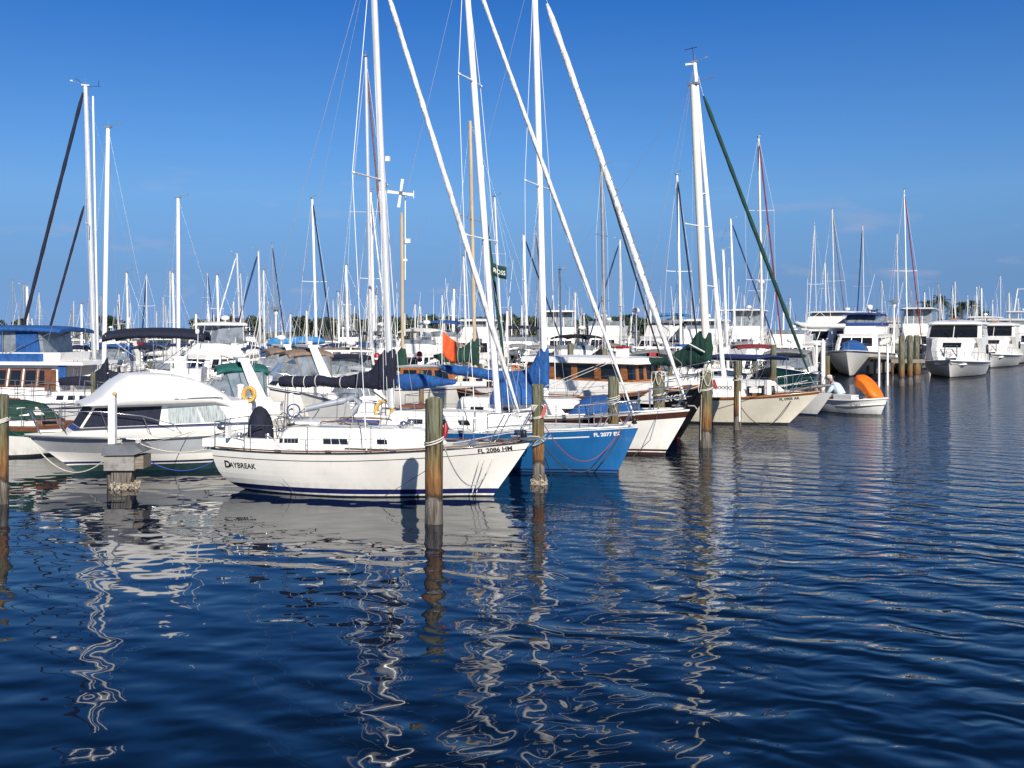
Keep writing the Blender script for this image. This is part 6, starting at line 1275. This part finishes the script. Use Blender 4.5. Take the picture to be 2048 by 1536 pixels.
# more small masts beyond, named by the landmark to their left and their order after it
LM = [(0, 'left edge'), (190, 'twin-headsail mast'), (357, 'plain mast above the long bimini'), (440, 'first palm'), (552, 'left disc lamp'), (686, 'middle disc lamp'), (782, 'cream sloop mast'), (945, 'varnished mainmast'), (1085, 'royal blue sail stack'), (1215, 'dark grey mast'), (1405, 'cream mast'), (1520, 'maroon headsail mast'), (1665, 'tallest mast over the dinghy yacht'), (1808, 'tallest mast at the right'), (1912, 'mast above the big cruiser')]
ordn = ['first', 'second', 'third', 'fourth', 'fifth', 'sixth', 'seventh', 'eighth', 'ninth', 'tenth', 'eleventh', 'twelfth', 'thirteenth', 'fourteenth', 'fifteenth', 'sixteenth', 'seventeenth', 'eighteenth', 'nineteenth', 'twentieth']
xs_ = sorted(rnd.uniform(8, 1560) if i < 44 else rnd.uniform(1560, 2040) for i in range(54)); cnt = {}
for x in xs_:
    lm = [l for l in LM if l[0] <= x][-1][1]; cnt[lm] = cnt.get(lm, 0) + 1
    y = 640 - 85 * rnd.random() ** 1.6 if x < 1560 else 630 - 60 * rnd.random() ** 1.5
    far(x, y, x + rnd.uniform(-1, 4), rnd.choice('wwbnygd'), rnd.choice([0, 0, 0, 'w', 'd']), rnd.choice([-1, 1]), f'{ordn[min(cnt[lm], 20) - 1]} short background mast right of the {lm}', rnd.choice([MWH, ALU, ALU, ALU, MGR]), D=rnd.uniform(130, 225))

# ================================================================ shore, trees, lamps, buildings
mb = MB(); mb.add([(-900, 262, .5), (900, 262, .5), (900, 1500, 1.2), (-900, 1500, 1.2), (-900, 261, -.5), (900, 261, -.5)], [(0, 1, 2, 3), (4, 5, 1, 0)]); s_ = mb.build('shore', mat('shore_ground', (.10, .11, .06), .9, var=.4, scale=.2)); s_['kind'] = 'structure'
LEAF = mat('dark_foliage', (.022, .040, .018), .7, var=.6, scale=1.2, c2=(.05, .075, .03)); BARK = mat('bark', (.12, .09, .07), .9, var=.4); FROND = mat('palm_frond', (.035, .06, .02), .6, var=.5, scale=2)
def tree_mesh(seed, H, Wd):
    q = random.Random(seed); mb = MB(); blobs = [(q.uniform(-.6, .6) * Wd, q.uniform(-.5, .5) * Wd, H * q.uniform(.42, .85), Wd * q.uniform(.28, .5)) for _ in range(9)]
    for bx, by, bz, br in blobs:
        for i in range(110):
            d = Vector((q.gauss(0, 1), q.gauss(0, 1), q.gauss(0, 1))).normalized() * br * q.uniform(.55, 1.08); p = Vector((bx, by, bz)) + Vector((d.x, d.y, d.z * .8)); s = q.uniform(.18, .42)
            u = Vector((q.gauss(0, 1), q.gauss(0, 1), q.gauss(0, 1))).normalized() * s; v = u.orthogonal().normalized() * s * .7
            mb.add([p - u, p + v, p + u, p - v], [(0, 1, 2, 3)])
    tr = MB(); tr.tube([(0, 0, -.3), (.1, 0, H * .3), (0, .1, H * .62)], [.32, .24, .12], 8)
    for b_ in blobs[:5]: tr.tube([(.05, 0, H * .32), (b_[0] * .5, b_[1] * .5, b_[2] * .8), b_[:3]], [.14, .09, .04], 6)
    return mb, tr
def mktree(seed, H, Wd, label):
    o = thing('tree', label, 'tree', (0, 0, 0), 0, 'trees along the far shore'); a, b_ = tree_mesh(seed, H, Wd); a.build('crown', LEAF, o); b_.build('trunk', BARK, o); return o
def mkpalm(seed, H, label):
    q = random.Random(seed); o = thing('palm_tree', label, 'palm tree', (0, 0, 0), 0, 'palms above the far shore'); lean = q.uniform(-.5, .5)
    MB().tube([(0, 0, -.3), (lean * .4, 0, H * .5), (lean, 0, H * .93)], [.26, .2, .17], 8).build('trunk', BARK, o); mb = MB(); c = Vector((lean, 0, H * .93))
    for i in range(52):
        a = q.uniform(0, 6.283); el = q.uniform(-.6, 1.2); Ln = q.uniform(1.9, 2.6); d = Vector((math.cos(a), math.sin(a), 0)); P_ = []
        for k in range(7): t = k / 6; P_.append(c + d * Ln * t * math.cos(el) + Vector((0, 0, Ln * (math.sin(el) * t - .55 * t * t))))
        sd_ = d.cross(Vector((0, 0, 1)))
        for k in range(6):
            for sg in (-1, 1):
                for j in range(2):
                    p = P_[k].lerp(P_[k + 1], j * .5); mb.add([p, P_[k].lerp(P_[k + 1], j * .5 + .35), p + sd_ * sg * .55 * (1 - (k / 7) ** 2) + (P_[k + 1] - P_[k]) * .9 - Vector((0, 0, .14))], [(0, 1, 2)])
    mb.build('crown', FROND, o); return o
def dup(root, loc, rz, label, sc_):
    r = root.copy(); col.objects.link(r); r.location = loc; r.rotation_euler = (0, 0, rz); r['label'] = label; r.scale = (sc_,) * 3
    for ch in list(root.children): c = ch.copy(); col.objects.link(c); c.parent = r
    return r
T0 = []; 
tx = []
x = 395
while x < 1290: tx.append(x); x += rnd.uniform(10, 17)
tx += [-10, 30, 215, 235, 1640, 1850, 1872, 1890, 1835, 1935, 1955, 1790, 1340]
tx = [t for t in tx if not 530 < t < 600 or rnd.random() < .3]
cnt = {}
for i, px in enumerate(sorted(tx)):
    lm = [l for l in [(-100, 'left margin')] + LM if l[0] <= px][-1][1]; cnt[lm] = cnt.get(lm, 0) + 1; D = rnd.uniform(268, 300)
    H = zat(rnd.uniform(628, 640), D) - .5; lab = f'{ordn[min(cnt[lm], 20) - 1]} dark shore tree right of the {lm}'
    if len(T0) < 4: o = mktree(20 + i, 6.2, 2.6, lab); T0.append(o); o.location = (P(px, HZ, D).x, D, .5); o.scale = (H / 5.9,) * 3; o.rotation_euler.z = rnd.uniform(0, 6)
    else: dup(T0[i % 4], (P(px, HZ, D).x, D, .5), rnd.uniform(0, 6), lab, H / 5.9 * rnd.uniform(.9, 1.05))
P0 = []
for px, py, l in ((47, 640, 'palm above the trawler canvas at the far left'), (215, 650, 'palm between the twin-headsail mast and the navy bimini'), (441, 640, 'tall palm right of the long navy bimini'), (452, 652, 'lower palm right of the tall palm by the long navy bimini'), (613, 652, 'lone palm left of the tall bright mast'), (700, 648, 'palm right of the middle disc lamp'), (1012, 638, 'palm right of the pennant boat'), (1168, 632, 'palm above the cream flybridge yacht'), (1243, 636, 'palm left of the white radome'), (1296, 636, 'palm right of the white radome'), (1855, 604, 'palm left of the tall dark palm'), (1880, 594, 'tallest dark palm behind the big cruiser'), (1921, 606, 'palm right of the tall dark palm'), (1944, 604, 'rightmost palm, next to the boat shed'), (1748, 622, 'palm behind the trawler with blue bimini'), (1905, 618, 'low palm between taller palms behind the big cruiser')):
    D = rnd.uniform(262, 275) if px > 1700 else rnd.uniform(262, 290); H = zat(py, D)
    if len(P0) < 3: o = mkpalm(50 + px, 8, l); P0.append(o); o.location = (P(px, HZ, D).x, D, .5); o.scale = (H / 8.3,) * 3
    else: dup(P0[px % 3], (P(px, HZ, D).x, D, .5), rnd.uniform(0, 6), l, H / 8.3)
def lamp(label, px, yt, D):
    a = P(px, HZ, D); o = thing('dock_lamp', label, 'street lamp', (a.x, a.y, 0), 0, 'disc-topped dock lamps'); z = zat(yt, D)
    MB().tube([(0, 0, .5), (0, 0, z - .5)], [.09, .06], 8).build('pole', MWH, o); MB().lathe((0, 0, z - .2), [(.55, 0), (.5, .06), (.1, .2)], 14).build('disc_shade', MGR, o); MB().lathe((0, 0, z - .75), [(.10, 0), (.22, .5)], 12).build('globe', PLASTW, o)
lamp('dock lamp with disc shade above the tan canvas boats', 552, 613, 84); lamp('dock lamp with disc shade left of the navy sail stack', 686, 646, 110); lamp('dock lamp with disc shade beside the tallest mast at the right', 1788, 600, 96)
def mastpole(label, px, yt, yb, D):
    a = P(px, HZ, D); o = thing('radar_post', label, 'post', (a.x, a.y, 0)); MB().tube([(0, 0, 1), (0, 0, zat(yt, D))], .07, 8).build('pole', MWH, o); MB().lathe((0, 0, zat(yt, D)), [(.05, 0), (.26, .05), (.28, .2), (.2, .32), (.03, .36)], 12).build('radome', PLASTW, o)
mastpole('white radome on a pole right of the brown-grey bridge', 1272, 626, 700, 74); mastpole('pole with white radome left of the maroon headsail', 1522, 568, 700, 80); mastpole('thick post with white radome on the cream flybridge yacht', 1208, 636, 700, 82)
# boat shed and harbour buildings
def shed():
    D = 190; a = P(1990, HZ, D); o = thing('boat_shed', 'long low open boat shed with flat grey roof behind the right-hand boats', 'shed', (a.x, a.y, 0)); W_ = 26
    MB().box((6, 0, zat(640, D)), (W_, 14, .35)).build('roof', mat('shed_roof', (.45, .44, .42), .6), o); MB().box((6, 6.8, zat(655, D)), (W_ - .4, .3, 3.0)).build('back_wall', mat('shed_wall', (.10, .04, .035), .8), o)
    for k in range(9): MB().box((6 - W_ / 2 + 1 + k * 3, -6.5, zat(640, D) / 2 - .2), (.25, .25, zat(640, D) + .1)).build('post', DOCKW, o)
shed()
def building(label, px, w_, yt, D, c, n=6, rf=(.28, .27, .26)):
    a = P(px, HZ, D); o = thing('building', label, 'building', (a.x, a.y, .5)); H = zat(yt, D) - .5; hs = House([(0, -w_ / 2, w_ / 2, 5, 5), (H, -w_ / 2, w_ / 2, 5, 5)], .05)
    wl = hs.mesh(cam=0).build('wall', mat('building_wall', c, .8), o); wins(hs, wl, [(k / n + .04, k / n + .11, .35, .75) for k in range(n)], 0, 's'); r_ = House([(H - .01, -w_ / 2 - .6, w_ / 2 + .6, 5.6, 5.6), (H + .35, -w_ / 2 - .5, w_ / 2 + .5, 5.5, 5.5), (H + 1.3, -w_ / 2 + 2, w_ / 2 - 2, .8, .8)], .05); r_.mesh(cam=0).build('roof', mat('building_roof', rf, .7), o)
building('low grey harbour building left of the three pilings', 1795, 14, 645, 268, (.38, .38, .37)); building('long white harbour building behind the masts in the middle', 900, 26, 656, 296, (.55, .53, .50), 9)
